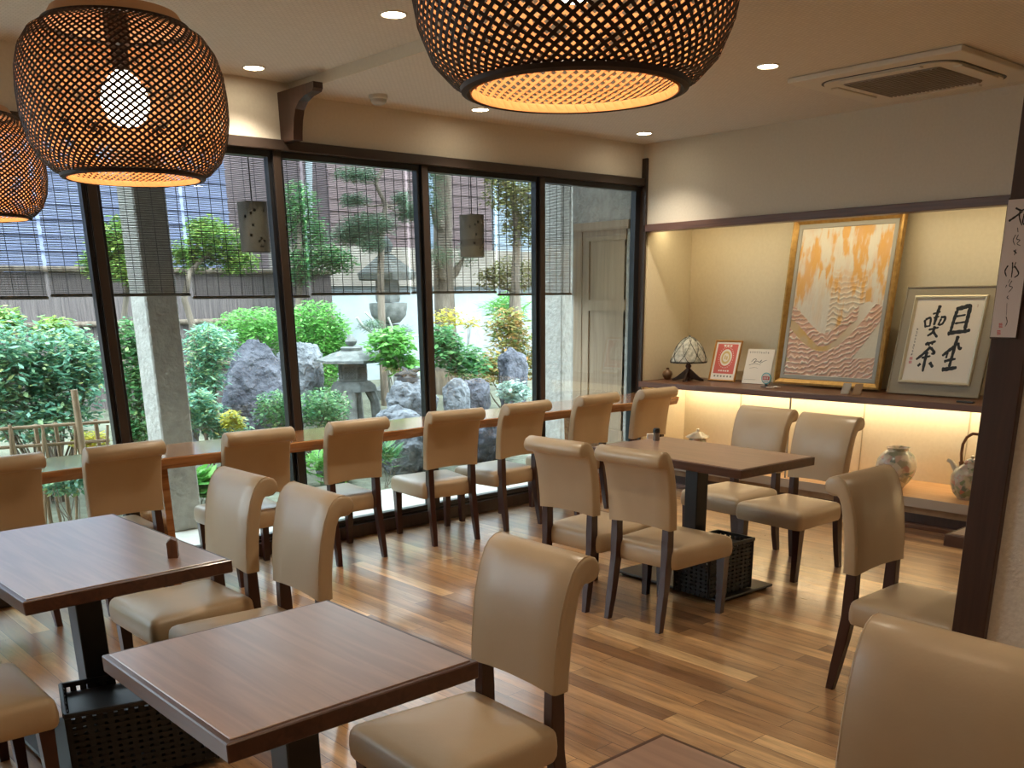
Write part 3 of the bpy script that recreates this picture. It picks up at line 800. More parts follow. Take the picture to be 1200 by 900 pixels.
def cp(x, y):
    v = (y-118)/672; return (px0+(x-(215-118*v))/530*(px1-px0), pz1-v*(pz1-pz0))
S4 = [([(530,215),(508,290),(492,350),(482,388)],24),([(522,205),(580,190),(628,180),(618,250),(605,310),(592,375)],30),([(525,262),(600,248)],15),([(515,318),(598,304)],15),([(460,402),(520,388),(600,378),(637,366)],28),
 ([(545,415),(522,500),(498,600),(480,675)],24),([(520,500),(470,540),(424,580)],24),([(468,548),(455,600)],16),([(545,470),(558,520),(575,505)],20),([(440,625),(490,608),(532,600)],20),([(424,690),(480,682),(542,668)],30),
 ([(275,290),(282,355)],17),([(280,290),(322,276),(316,345)],17),([(286,345),(322,338)],13),([(397,172),(375,240),(350,335)],24),([(338,243),(402,224)],13),([(345,275),(392,262)],13),([(402,270),(440,270),(418,320),(385,332)],18),([(408,280),(382,335)],15),([(308,372),(392,350)],15),([(357,340),(342,390),(298,422)],20),([(345,385),(380,432)],20),
 ([(283,492),(372,463)],20),([(298,472),(320,502)],15),([(352,462),(338,494)],15),([(332,508),(270,570),(213,618)],22),([(330,515),(362,558),(335,565)],20),([(258,602),(332,584)],16),([(302,550),(287,620),(270,715)],24),([(252,648),(228,672)],20),([(325,635),(352,676)],24)]
for pts, wd in S4: stroke(b, [cp(*p) for p in pts], wd*1.18*sc_, -.0210, 1)
for i in range(9):
    yy = 362+i*26; x = 216-5.2*i
    for k in range(3): stroke(b, [cp(x-6+random.random()*6, yy+k*6), cp(x+6+random.random()*4, yy+k*6+random.random()*8-4)], 3.5*sc_, -.0210, 1)
for (x, y) in ((172, 610), (166, 641)):
    for k in range(4): stroke(b, [cp(x-11, y-9+6*k), cp(x+11, y-11+6*k)], 4.5*sc_, -.0210, 2)
    stroke(b, [cp(x-10, y-11), cp(x-12, y+11)], 3*sc_, -.0210, 2); stroke(b, [cp(x+11, y-11), cp(x+9, y+11)], 3*sc_, -.0210, 2)
stroke(b, [cp(690, 165), cp(686, 190)], 10*sc_, -.0210, 3)
obj('written_paper', b, [M['cream_paper'], M['ink'], mat('pink_seal', (.60, .16, .18), .7), mat('faint_seal', (.60, .48, .42), .7)], t)

# small red certificate in an orange wood frame
w, h = .262, .335
t = leaning('framed_certificate', .38, -.585, ZS+.002, R(15), 'small red and white certificate in an orange wooden frame on the shelf', 'picture')
b = new(); frame(b, w, h, .014, .016); panel(b, -w/2+.004, w/2-.004, .004, h-.004, -.006, 0); obj('wood_frame', b, mat('orange_wood', (.55, .27, .07), .4), t)
b = new(); panel(b, -w/2+.012, w/2-.012, .012, h-.012, -.009, -.006, 0)
panel(b, -.100, .100, .062, h-.030, -.0095, -.009, 1)
for a in range(3):
    rr0 = [.058, .045, .030][a]; vs = [b.verts.new((.0+rr0*math.cos(2*PI*k/28), -.0098-.0003*a, .195+rr0*1.18*math.sin(2*PI*k/28))) for k in range(28)]
    f = b.faces.new(vs); f.material_index = [0, 2, 0][a]
for k in range(28):
    a = 2*PI*k/28; x, z = .072*math.cos(a), .195+.085*math.sin(a); box(b, x-.003, x+.003, -.0099, -.0096, z-.003, z+.003, 0, 1, 0)
for i in range(3): box(b, -.04+i*.03, -.02+i*.03, -.0101, -.0096, h-.052, h-.036, 0, 1, 0)
for i in range(5): box(b, -.05+i*.022, -.036+i*.022, -.0101, -.0096, .080, .092, 0, 1, 0)
for i in range(6):
    x = -.085+i*.032; box(b, x, x+.014, -.0095, -.0091, .034, .048, 0, 1, 3)
box(b, -.014, -.002, -.0112, -.0104, .180, .212, 0, 1, 2); box(b, .004, .018, -.0112, -.0104, .176, .206, 0, 1, 2)
obj('certificate_sheet', b, [M['cream_paper'], mat('certificate_red', (.62, .13, .11), .7), mat('certificate_gold', (.62, .47, .20), .7), mat('print_grey', (.2, .18, .15), .7)], t)

# signed white card
t = leaning('signed_card', .36, -.925, ZS+.002, R(15), 'white autographed square card leaning left of the big picture', 'card')
b = new(); panel(b, -.125, .125, 0, .275, -.006, 0, 0)
rn = random.Random(3)
for i in range(9): x = -.105+i*.021; stroke(b, [(x, .252), (x+.010, .246+rn.random()*.008)], .006, -.0064, 1); stroke(b, [(x+.002, .243), (x+.010, .241)], .003, -.0064, 1)
stroke(b, [(-.075, .170), (-.050, .195), (-.030, .190), (-.050, .165), (-.020, .180), (.0, .172), (.02, .190), (.01, .165), (.045, .182), (.07, .19)], .0045, -.0064, 1)
stroke(b, [(-.09, .145), (-.04, .158), (.02, .150)], .003, -.0064, 1); stroke(b, [(-.08, .12), (-.03, .128), (.0, .122)], .002, -.0064, 1)
for i in range(7): x = -.105+i*.015; stroke(b, [(x, .03), (x+.008, .033)], .003, -.0064, 1)
b_ = b; obj('card_sheet', b, [M['cream_paper'], M['ink']], t)

# round badge stand and little dish
t = empty('round_badge', (.20, -1.135, ZS), -PI/2, 'small round red and blue badge on a stand beside the big picture', 'badge')
b = new()
for rr0, mi, dy in ((.044, 0, 0), (.039, 1, .001), (.036, 2, .002)):
    for s in (0,):
        A = [b.verts.new((rr0*math.cos(2*PI*k/32), -.004-dy, .066+rr0*math.sin(2*PI*k/32))) for k in range(32)]; B = [b.verts.new((v.co.x, 0, v.co.z)) for v in A]
        f = b.faces.new(A); f.material_index = mi
        for k in range(32): f = b.faces.new((A[k], A[(k+1) % 32], B[(k+1) % 32], B[k])); f.material_index = mi
box(b, -.03, .03, -.0072, -.0062, .055, .080, 0, 1, 3)
for i in range(3): box(b, -.022+i*.016, -.013+i*.016, -.0082, -.0073, .060, .075, 0, 1, 2)
for i in range(4): box(b, -.02+i*.011, -.013+i*.011, -.0072, -.0062, .040, .046, 0, 1, 1)
obj('disc', b, [mat('badge_teal', (.10, .38, .36), .5), mat('badge_blue', (.2, .5, .62), .5), M['cream_paper'], mat('badge_red', (.62, .06, .05), .5)], t)
b = new(); box(b, -.03, .03, -.03, .025, 0, .006, .002, 1); box(b, -.01, .01, -.003, .006, .006, .03); obj('stand', b, M['black'], t)
t = empty('folded_leaflets', (.16, -1.20, ZS), -PI/2, 'small white folded leaflets lying on the shelf in front of the badge', 'leaflets')
for i, (x, y, r_) in enumerate(((0, 0, .3), (.05, .015, -.5))):
    b = new(); box(b, -.028, .028, -.014, .014, .0005+.006*i, .006+.006*i, 0, 1, 0, Matrix.Translation((x, y, 0)) @ Matrix.Rotation(r_, 4, 'Z')); obj('leaflet', b, M['cream_paper'], t)
for i, (y, rz, l, mm) in enumerate(((-1.865, .25, 'small white tent card standing on the shelf below the big picture', M['cream_paper']), (-1.955, .25, 'small peach tent card standing right of the white one', mat('peach_card', (.60, .42, .26), .7)))):
    b = new()
    for s in (0, 1):
        vs = [b.verts.new(p) for p in ((-.028, -.022+s*.044, 0), (.028, -.022+s*.044, 0), (.040, 0, .075), (-.016, 0, .075))]; b.faces.new(vs)
    bmesh.ops.solidify(b, geom=list(b.faces), thickness=.0012)
    o = obj('tent_card', b, mm, None, False, (.10, y, ZS+.001), -PI/2+rz); tag(o, l, 'card')
b = new(); box(b, -.055, .055, -.015, .015, 0, .012, .004, 2); o = obj('pen_tray', b, M['black'], None, False, (.06, -2.74, ZS), -PI/2); tag(o, 'narrow black pen case on the shelf below the calligraphy', 'pen case')

# small pot
b = new(); lathe(b, [(.0, 0), (.022, 0), (.036, .018), (.044, .040), (.038, .062), (.022, .078), (.012, .084), (.014, .096), (.011, .096), (.009, .085), (0, .08)], 28)
o = obj('bud_vase', b, noisy('earthen_glaze', (.16, .09, .05), (.28, .17, .10), 14, .4), None, True, (.28, -.088, ZS)); tag(o, 'tiny brown earthenware bud vase in the alcove corner', 'vase')
# stained glass lamp
t = empty('table_lamp', (.28, -.31, ZS), 0, 'table lamp with a leaded glass dome shade and dark carved foot', 'lamp')
b = new(); lathe(b, [(0, 0), (.014, .0), (.014, .06), (.022, .075), (.016, .10), (.026, .12), (.014, .14), (.010, .17), (0, .17)], 20)
obj('stem', b, M['leg'], t, True)
for k in range(4):
    a = PI/2*k+.4; b = new(); c, s = math.cos(a), math.sin(a)
    pr = [(.01, .02), (.05, .012), (.11, .0), (.135, .0), (.135, .012), (.10, .03), (.05, .07), (.015, .10)]
    fs = prism(b, pr, -.008, .008, 'y')
    for v in b.verts: v.co = Vector((v.co.x*c-v.co.y*s, v.co.x*s+v.co.y*c, v.co.z))
    obj('foot', b, M['darkwood'], t)
dome = [(.150, .150), (.152, .165), (.138, .215), (.112, .270), (.078, .318), (.040, .348), (.015, .358)]
mg = mat('milky_glass', (.62, .63, .56), .35); mgv = coords(mg, (1, 1, 1)); vo = nd(mg, 'ShaderNodeTexNoise'); vo.inputs['Scale'].default_value = 40; lk(mg, mgv, vo.inputs['Vector'])
lk(mg, ramp(mg, vo.outputs['Fac'], [(.35, (.42, .45, .40)), (.65, (.78, .78, .70))]), bs(mg).inputs['Base Color']); bs(mg).inputs['Alpha'].default_value = .72
b = new(); lathe(b, dome, 12, cap=False); obj('glass_shade', b, mg, t)
b = new()
def dpt(a, s):
    s = s*(len(dome)-1); i = min(int(s), len(dome)-2); f = s-i; r_, z = dome[i][0]*(1-f)+dome[i+1][0]*f, dome[i][1]*(1-f)+dome[i+1][1]*f
    return (r_*1.01*math.cos(a), r_*1.01*math.sin(a), z)
for k in range(8):
    for sg in (1, -1):
        tube(b, [dpt(2*PI*k/8+sg*s*.95*PI/2.6, s*.96) for s in [i/8 for i in range(9)]], .0022, 5)
tube(b, [dpt(2*PI*k/24, .08) for k in range(25)], .003, 5); tube(b, [dpt(2*PI*k/24, .0) for k in range(25)], .003, 5)
lathe(b, [(0, .372), (.008, .366), (.016, .357), (0, .352)], 12)
obj('lead_came', b, M['cordm'], t)

# painted vase, jar and kettle on the bench
def painted(name, seed, base=(.62, .58, .48)):
    mt = mat(name, base, .28, coat=.4); v = coords(mt, (1, 1, 1))
    vo = nd(mt, 'ShaderNodeTexVoronoi'); vo.inputs['Scale'].default_value = 22+seed; lk(mt, v, vo.inputs['Vector'])
    n = nd(mt, 'ShaderNodeTexNoise'); n.inputs['Scale'].default_value = 14; n.inputs['Detail'].default_value = 3; lk(mt, v, n.inputs['Vector'])
    sp = nd(mt, 'ShaderNodeSeparateColor'); lk(mt, vo.outputs['Color'], sp.inputs[0])
    c1 = ramp(mt, sp.outputs[0], [(.0, (.10, .16, .15)), (.25, (.55, .53, .46)), (.5, (.42, .16, .12)), (.62, (.60, .58, .50)), (.8, (.15, .24, .12)), (1, (.5, .40, .36))])
    f = ramp(mt, n.outputs['Fac'], [(.42, (0, 0, 0)), (.52, (1, 1, 1))])
    mx = nd(mt, 'ShaderNodeMix', data_type='RGBA'); lk(mt, f, mx.inputs['Factor']); mx.inputs['A'].default_value = (*base, 1); lk(mt, c1, mx.inputs['B'])
    lk(mt, mx.outputs['Result'], bs(mt).inputs['Base Color']); return mt
ZB = .2115
b = new(); lathe(b, [(0, 0), (.062, 0), (.066, .008), (.095, .045), (.125, .095), (.138, .150), (.132, .200), (.108, .240), (.082, .262), (.072, .268), (.072, .278), (.080, .290), (.072, .290), (.064, .276), (.064, .262), (0, .25)], 44)
o = obj('painted_vase', b, painted('kutani_glaze', 0), None, True, (.24, -2.235, ZB)); tag(o, 'round porcelain vase painted with flowers on the alcove bench', 'vase')
t = empty('lidded_jar', (.24, -.47, ZB), 0, 'lidded white jar with dark painted band behind the far table', 'jar')
b = new(); lathe(b, [(0, 0), (.05, 0), (.070, .03), (.080, .09), (.078, .15), (.068, .19), (0, .19)], 32); obj('body', b, painted('jar_glaze', 6, (.20, .20, .15)), t, True)
b = new(); lathe(b, [(.098, .190), (.100, .196), (.075, .210), (.040, .232), (.014, .240), (.010, .250), (.014, .260), (0, .266)], 32); obj('lid', b, mat('white_porcelain', (.68, .66, .58), .25), t, True)
t = empty('porcelain_kettle', (.20, -2.775, ZB), R(-100), 'porcelain kettle with arched handle and spout, half hidden by the dark post', 'kettle')
b = new(); lathe(b, [(0, 0), (.06, 0), (.095, .04), (.118, .10), (.118, .16), (.095, .205), (.06, .228), (.05, .235), (.048, .245), (.0, .245)], 40); obj('body', b, painted('kettle_glaze', 9, (.50, .48, .36)), t, True)
b = new(); lathe(b, [(.048, .246), (.05, .252), (.03, .268), (.01, .275), (.014, .290), (0, .296)], 24); obj('lid', b, painted('kettle_lid_glaze', 11), t, True)
b = new(); tube(b, [(-.095, 0, .17), (-.125, 0, .205), (-.150, 0, .232), (-.178, 0, .240)], [.026, .020, .015, .013], 14); obj('spout', b, mat('cream_glaze', (.55, .50, .38), .3), t, True)
b = new(); tube(b, [(-.075*1.0, 0, .235), (-.085, 0, .30), (-.082, 0, .36), (-.06, 0, .41), (-.02, 0, .437), (.02, 0, .437), (.06, 0, .41), (.082, 0, .36), (.085, 0, .30), (.075, 0, .235)], .010, 12)
for s in (-1, 1): tube(b, [(s*.070, 0, .215), (s*.078, 0, .245)], .016, 10)
obj('handle', b, mat('cane_handle', (.24, .12, .06), .5), t, True)

# vertical paper sign on the post
t = empty('calligraphy_strip', (-3.6005, -4.372, 1.43), -PI/2, 'narrow white vertical strip with brush writing and red seals hung on the dark post', 'sign')
b = new(); box(b, -.0345, .0345, -.006, 0, 0, .347, .001, 1); obj('backing_board', b, M['darkwood'], t)
b = new(); panel(b, -.0325, .0325, .004, .343, -.0068, -.006, 0)
def sp_(x, y):   # crop pixels of the strip
    v = (y-75)/745; xl = 305-115*v; return (-.0325+(x-xl)/150*.065, .343-v*.339)
k = .065/150; rn = random.Random(5)
ST = [([(305,188),(345,165),(385,140)],13),([(345,120),(375,135),(395,130)],11),([(372,128),(366,170),(380,215)],9),([(395,150),(385,200),(405,215)],9),
 ([(355,225),(358,250)],5),([(345,262),(330,290),(340,318)],5),([(360,262),(350,285),(368,292),(352,310),(372,322)],5),([(332,345),(350,362)],8),([(345,340),(336,372)],6),
 ([(326,408),(325,445),(318,492)],8),([(300,425),(282,455),(290,485)],9),([(345,408),(332,440)],6),([(338,430),(360,470),(335,492)],9),
 ([(310,500),(300,520)],4),([(292,530),(284,545)],5),([(322,508),(306,535),(324,545),(300,572)],5),([(300,590),(292,600),(302,608)],5),([(292,630),(288,700)],2.5),([(286,705),(292,735),(280,760)],5)]
for pts, wd in ST: stroke(b, [sp_(*p) for p in pts], wd*k, -.0071, 1)
for (x, y) in ((254, 755), (243, 795)):
    for q in range(4): stroke(b, [sp_(x-11, y-10+7*q), sp_(x+11, y-12+7*q)], 5*k, -.0071, 2)
obj('paper', b, [mat('strip_paper', (.66, .60, .58), .8), M['ink'], M['red']], t)

# ------------------------------------------------------------------ outside: terrace, eaves, pillars, door wall
b = new(); box(b, -12, 1.2, .13, 1.25, -.08, 0); struct('terrace', b, M['concrete'])
b = new(); n = 50
gx = lambda i: -14+36*i/n
gy = lambda j: 1.2+24*j/n
def gz(x, y): return max(-.02, -.03+.28*min(1, max(0, (y-1.9)/3.2))+.07*noise.noise(Vector((x*.7, y*.7, 0))))
G = [[b.verts.new((gx(i), gy(j), gz(gx(i), gy(j)) if j else -.03)) for i in range(n+1)] for j in range(n+1)]
for j in range(n):
    for i in range(n): b.faces.new((G[j][i], G[j][i+1], G[j+1][i+1], G[j+1][i]))
struct('garden_ground', b, M['soil'], None, True)
b = new(); box(b, -12, 1.8, .125, .98, 2.86, 2.98); box(b, -12, 1.8, .78, .84, 2.745, 2.86); struct('eaves', b, M['concrete'])
b = new(); box(b, -3.755, -3.535, 1.0, 1.26, 0, 2.86, .01, 1); struct('outside_pillar', b, M['stucco'])
b = new(); box(b, .07, .29, 1.0, 1.25, 0, 2.86, .01, 1); struct('outside_pillar_pale', b, M['stucco'])
b = new(); box(b, .0, .12, .13, .185, 0, 2.86); box(b, 0, .12, .76, .80, 0, 2.86); box(b, 0, .12, .185, .76, 2.13, 2.86); struct('wall_entrance', b, M['stucco'])
dgr = wood_mat('weathered_door_wood', (.25, .17, .105), (.31, .215, .135), (.36, .26, .17), .6, 'z', .6, coat=0)
b = new(); box(b, -.02, .10, .66, .76, 0, 2.13); box(b, -.025, .10, .13, .76, 2.08, 2.15); d1 = struct('door_1', b, dgr)
b = new(); box(b, .0, .05, .16, .66, .0, 2.08)
for z0, z1 in ((2.0, 2.08), (1.43, 1.52), (.3, .42), (0, .12)): box(b, -.014, .0, .16, .5795, z0, z1)
box(b, -.014, .0, .58, .66, 0, 2.08)
obj('door_leaf', b, dgr, d1)

# reed blinds under the eaves
def make_blind():
    t = empty('reed_blind', (0, 0, 0), 0, 'x', 'blind', 'reed blinds hung under the eaves')
    b = new(); W = .86; zt, zb = 2.74, 1.60; n = int((zt-zb)/.0092)
    for i in range(n):
        z = zb+(zt-zb)*i/n; dx = .002*math.sin(i*7.3)
        box(b, dx, W+dx, -.0016, .0016, z, z+.0052+.0009*math.sin(i*3.1))
    obj('reeds', b, M['sudare'], t)
    b = new()
    for i in range(11):
        x = .02+(W-.04)*i/10; box(b, x-.0011, x+.0011, -.003, .003, zb, zt)
    obj('binding_cords', b, M['cordm'], t)
    b = new(); box(b, -.005, W+.005, -.007, .007, zb-.016, zb, .003, 1); obj('bottom_lath', b, M['terra'], t)
    return t
BL = make_blind(); bk = [o for o in bpy.data.objects if o.parent is BL]
for i in range(7):
    x = -6.16+.882*i
    if i == 0: r = BL
    else:
        r = BL.copy(); COL.objects.link(r)
        for k_ in bk:
            c = k_.copy(); COL.objects.link(c); c.parent = r
    r.location = (x, .80, [-.01, -.012, 0, -.02, -.005, 0, -.02][i])
    r['label'] = ['reed blind outside the left edge of the view', 'reed blind at the left edge behind the half-seen pendant lamp', 'reed blind in front of the outdoor stucco pillar', 'reed blind right of the stucco pillar, behind the left hanging lantern',
                  'reed blind in front of the pine branches, in the middle window', 'reed blind behind the right hanging lantern', 'last reed blind, next to the outdoor door'][i]

# hanging ceramic lanterns outside
def make_hl():
    t = empty('hanging_lantern', (0, 0, 0), 0, 'x', 'hanging lantern', 'brown lanterns hung outside the window')
    b = new(); n = 36; r0 = .088; H = .285
    holes = [(-2.2, .22), (-2.1, .15), (-2.25, .09), (-1.9, .235), (-1.2, .235), (-1.75, .06), (-1.55, .075), (-1.35, .06), (-1.65, .03), (-1.45, .03), (-2.6, .2), (-.8, .08), (-.6, .2), (0, .1), (.6, .2), (1.2, .08), (2, .2), (2.6, .1)]
    m_ = 34; Vt = {}
    for shell, rr_ in ((0, r0), (1, r0-.007)):
        for j in range(m_+1):
            for i in range(n*2):
                a = 2*PI*i/(n*2); Vt[(shell, j, i)] = b.verts.new((rr_*math.cos(a), rr_*math.sin(a), H*j/m_))
    op = set()
    for j in range(m_):
        for i in range(n*2):
            a = (2*PI*(i+.5)/(n*2)+PI) % (2*PI)-PI; z = H*(j+.5)/m_
            if any(((a-ha+PI) % (2*PI)-PI)**2*r0*r0+(z-hz)**2 < .0085**2 for ha, hz in holes): op.add((j, i))
    for shell in (0, 1):
        for j in range(m_):
            for i in range(n*2):
                if (j, i) in op: continue
                b.faces.new([Vt[(shell, jj, ii % (n*2))] for jj, ii in ((j, i), (j, i+1), (j+1, i+1), (j+1, i))])
    for i in range(n*2):
        b.faces.new([Vt[(0, 0, i)], Vt[(0, 0, (i+1) % (n*2))], Vt[(1, 0, (i+1) % (n*2))], Vt[(1, 0, i)]])
    b.faces.new([Vt[(0, m_, i)] for i in range(n*2)])
    obj('lantern_shade', b, M['terra'], t)
    b = new(); tube(b, [(0, 0, H), (0, 0, .95)], .004, 6); obj('cord', b, M['cordm'], t)
    return t
HL = make_hl(); hk = [o for o in bpy.data.objects if o.parent is HL]
for i, (x, l) in enumerate(((-3.33, 'brown cylindrical lantern with small cut-outs hanging outside, beside the second mullion'), (-1.60, 'brown cylindrical lantern with small cut-outs hanging outside the fourth window'))):
    if i == 0: r = HL
    else:
        r = HL.copy(); COL.objects.link(r)
        for k_ in hk:
            c = k_.copy(); COL.objects.link(c); c.parent = r
    r.location = (x, .24, 1.835); r['label'] = l; r.rotation_euler = (0, 0, .2*i)
b = new(); box(b, -12, 1.8, .22, .26, 2.785, 2.86); struct('eaves_batten', b, M['darkwood'])

# ------------------------------------------------------------------ garden
def rock(name, px, py, Y, rx, ry, seed, mt, label, dz=1.0, cat='rock'):
    c = at(px, py, Y); s = mpp(px, py, Y); rx *= s; ry *= s
    b = new(); bmesh.ops.create_icosphere(b, subdivisions=5, radius=1)
    for v in b.verts:
        p = v.co.copy(); q = p*1.3+Vector((seed*3.1, seed, 0))
        f = 1+.24*noise.noise(q)+.16*noise.noise(q*2.3)-.13*abs(noise.noise(q*1.7+Vector((5, 2, 1))))+.03*noise.noise(q*30)+.06*abs(noise.noise(q*5))+.05*abs(noise.noise(q*9))+.03*noise.noise(q*16)
        v.co = Vector((p.x*rx*f, p.y*rx*.8*f, p.z*ry*f))
    gl = gz(c.x, c.y)
    zc = c.z
    if zc-ry > gl-.05:     # stretch down so that the rock stands in the soil
        for v in b.verts:
            if v.co.z < 0: v.co.z *= (zc-gl+.08)/ry
    o = obj(name, b, mt, None, True, (c.x, c.y, zc)); tag(o, label, cat); return o
DENS = 1.9
def leaves(b, centers, n, size, seed, asp=.45, droop=.3, up=0.0):
    rn = random.Random(seed); n = int(n*DENS); size *= 1.25; tot = sum(rx*ry for _, rx, ry in centers)
    for c, rx, ry in centers:
        m_ = int(n*rx*ry/tot)
        for _ in range(m_):
            while True:
                d = Vector((rn.uniform(-1, 1), rn.uniform(-1, 1), rn.uniform(-1, 1)))
                if .02 < d.length < 1: break
            d = d.normalized()*(rn.random()**.45)
            d *= 1+.25*noise.noise(d*2+Vector((seed, 0, 0)))
            p = c+Vector((d.x*rx, d.y*rx, d.z*ry)); s = size*rn.uniform(.6, 1.3)
            a = rn.uniform(0, 2*PI); t_ = Vector((math.cos(a), math.sin(a), rn.uniform(-.6, .4)+up)).normalized()
            sd = t_.cross(Vector((rn.uniform(-.5, .5), rn.uniform(-.5, .5), 1))).normalized(); nn = sd.cross(t_)
            v = [b.verts.new(q) for q in (p, p+t_*s*.5+sd*s*asp*.5-nn*s*.06, p+t_*s-nn*s*droop*.3, p+t_*s*.5-sd*s*asp*.5-nn*s*.06)]
            b.faces.new((v[0], v[1], v[2])); b.faces.new((v[0], v[2], v[3]))
def shrub(name, blobs, Y, n, size, mt, label, seed, cat='shrub', stems=5, asp=.45, trunk=None, tr=.02, up=0, group=None):
    """blobs in photograph directions: (px, py, rx, ry[, dY])"""
    cs = []
    for bl in blobs:
        y = Y+(bl[4] if len(bl) > 4 else 0); c = at(bl[0], bl[1], y); s = mpp(bl[0], bl[1], y); cs.append((c, bl[2]*s, bl[3]*s))
    bx = sum(c.x for c, _, _ in cs)/len(cs); by = sum(c.y for c, _, _ in cs)/len(cs); g0 = gz(bx, by)
    t = empty(name, (bx, by, g0), 0, label, cat, group)
    off = Vector((bx, by, g0))
    b = new(); leaves(b, [(c-off, rx, ry) for c, rx, ry in cs], n, size, seed, asp, up=up); obj('foliage', b, mt, t)
    b = new(); rn = random.Random(seed+1)
    if trunk:
        base = at(*trunk[0], Y+trunk[0][2] if len(trunk[0]) > 2 else Y) if False else None
    for c, rx, ry in cs:
        for k_ in range(stems):
            q = c-off; e = q+Vector((rn.uniform(-.6, .6)*rx, rn.uniform(-.6, .6)*rx, rn.uniform(-.3, .6)*ry)); s0 = Vector((rn.uniform(-.08, .08), rn.uniform(-.08, .08), -.03))
            mid = s0.lerp(e, .5)+Vector((rn.uniform(-.1, .1), rn.uniform(-.1, .1), .05))
            tube(b, [s0, s0.lerp(mid, .5)+Vector((rn.uniform(-.03, .03), 0, 0)), mid, e], [tr, tr*.8, tr*.6, tr*.25], 6)
    obj('stems', b, M['bark'], t, True)
    return t
LG = leafmat('leaf_mid_green', [(.05, .16, .05), (.10, .30, .10), (.20, .42, .16), (.06, .22, .12), (.35, .50, .20)])
LB = leafmat('leaf_blue_green', [(.07, .22, .15), (.16, .40, .27), (.34, .58, .46), (.10, .30, .20), (.42, .60, .30), (.20, .46, .34), (.60, .62, .25)])
LY = leafmat('leaf_yellow_green', [(.16, .34, .07), (.28, .46, .10), (.45, .55, .14), (.20, .40, .10), (.10, .26, .08)])
LBR = leafmat('leaf_bright_green', [(.10, .34, .07), (.18, .48, .10), (.30, .60, .16), (.06, .24, .06)])
LYL = leafmat('leaf_yellow', [(.55, .52, .05), (.70, .62, .10), (.40, .46, .08), (.6, .35, .05)])
LO = leafmat('leaf_orange_green', [(.14, .28, .08), (.45, .30, .10), (.22, .38, .14), (.55, .28, .10), (.10, .22, .07)])
LP = leafmat('needle_grey_green', [(.06, .13, .08), (.12, .21, .12), (.18, .28, .17), (.08, .16, .11)])
LOl = leafmat('leaf_olive', [(.16, .18, .06), (.28, .27, .09), (.20, .24, .08), (.34, .26, .10)])

shrub('camellia_bush', [(20, 430, 45, 55), (75, 440, 45, 60), (40, 490, 60, 30), (100, 420, 22, 35), (-30, 440, 45, 70)], 2.7, 5200, .058, LB, 'large leafy green bush behind the low bamboo fence at the left', 11, stems=5, tr=.012)
shrub('yellow_leaved_shrub', [(65, 388, 24, 18), (5, 375, 22, 16)], 3.3, 700, .05, LY, 'yellow-green shrub top above the large left bush', 12, tr=.008, stems=2)
shrub('young_shrub', [(106, 517, 22, 13)], 2.2, 320, .04, LYL, 'low shrub with bright yellow leaves at the foot of the left mullion', 13, tr=.006)
shrub('evergreen_shrub', [(155, 400, 22, 30), (160, 450, 22, 40), (160, 500, 25, 30)], 3.1, 1700, .05, LG, 'green shrub between the left mullion and the stucco pillar', 14, tr=.01)
shrub('nandina', [(245, 405, 32, 26), (238, 440, 26, 26)], 3.2, 1600, .055, LB, 'blue-green fine-leaved shrub left of the big dark boulder', 15, asp=.35, tr=.012)
shrub('ground_shrub', [(235, 480, 26, 26), (265, 500, 25, 18)], 2.7, 1100, .05, LB, 'low shrub at the lower left of the big dark boulder', 16, tr=.008)
shrub('gold_tipped_shrub', [(272, 492, 14, 13)], 2.3, 260, .04, LYL, 'small gold-tipped shrub in front of the big dark boulder', 17, tr=.005)
shrub('azalea_mound', [(300, 385, 50, 26), (370, 385, 42, 34), (360, 430, 44, 40), (395, 410, 22, 34)], 5.2, 7800, .055, LBR, 'large bright green clipped azalea mound behind the boulder', 18, stems=3, tr=.02, asp=.4)
shrub('clipped_shrub', [(325, 480, 28, 24), (380, 480, 32, 26)], 2.9, 2300, .038, LG, 'small-leaved green shrub at the foot of the second mullion', 19, tr=.008)
shrub('broad_leaved_shrub', [(458, 405, 28, 22), (472, 426, 20, 12)], 3.45, 620, .075, LBR, 'bright broad-leaved shrub right of the stone lantern', 20, tr=.008, asp=.6)
shrub('pot_shrub', [(520, 405, 22, 26), (545, 425, 26, 22)], 3.4, 900, .07, LG, 'glossy shrub behind the third mullion', 21, tr=.01, asp=.55)
shrub('tall_shrub', [(595, 385, 28, 26), (612, 420, 24, 26), (575, 430, 20, 20)], 3.8, 1500, .07, LO, 'shrub with green and orange leaves in front of the white garden wall', 22, tr=.012)
shrub('palm_tuft', [(592, 360, 24, 16)], 5.9, 260, .20, LBR, 'spiky palm-like tuft under the right blind', 23, asp=.10, up=.2, tr=.02, stems=2)
shrub('autumn_shrub', [(525, 372, 20, 12), (550, 378, 14, 8)], 4.4, 240, .05, LYL, 'sparse shrub with pale orange leaves before the white wall', 24, tr=.006)
shrub('silver_plant', [(602, 458, 20, 14)], 2.6, 260, .07, leafmat('leaf_silver', [(.30, .42, .38), (.45, .58, .52), (.25, .38, .30)]), 'silvery low plant at the foot of the fourth mullion', 25, tr=.006)
shrub('hosta', [(232, 570, 14, 18)], 1.75, 90, .14, LBR, 'bright green hosta seen below the counter beside the pillar', 26, asp=.6, up=.5, tr=.004)
shrub('hosta', [(375, 545, 16, 18), (395, 560, 14, 14)], 1.9, 110, .12, LBR, 'green grassy plant seen below the counter right of the second mullion', 27, asp=.25, up=.6, tr=.004)
shrub('grass_clump', [(452, 535, 12, 12)], 1.42, 80, .12, LG, 'small grass clump seen below the counter between two chairs', 28, asp=.15, up=.8, tr=.003)
shrub('hedge', [(75, 560, 30, 18)], 1.6, 700, .045, LB, 'low ground cover seen below the counter at the left', 30, tr=.005)

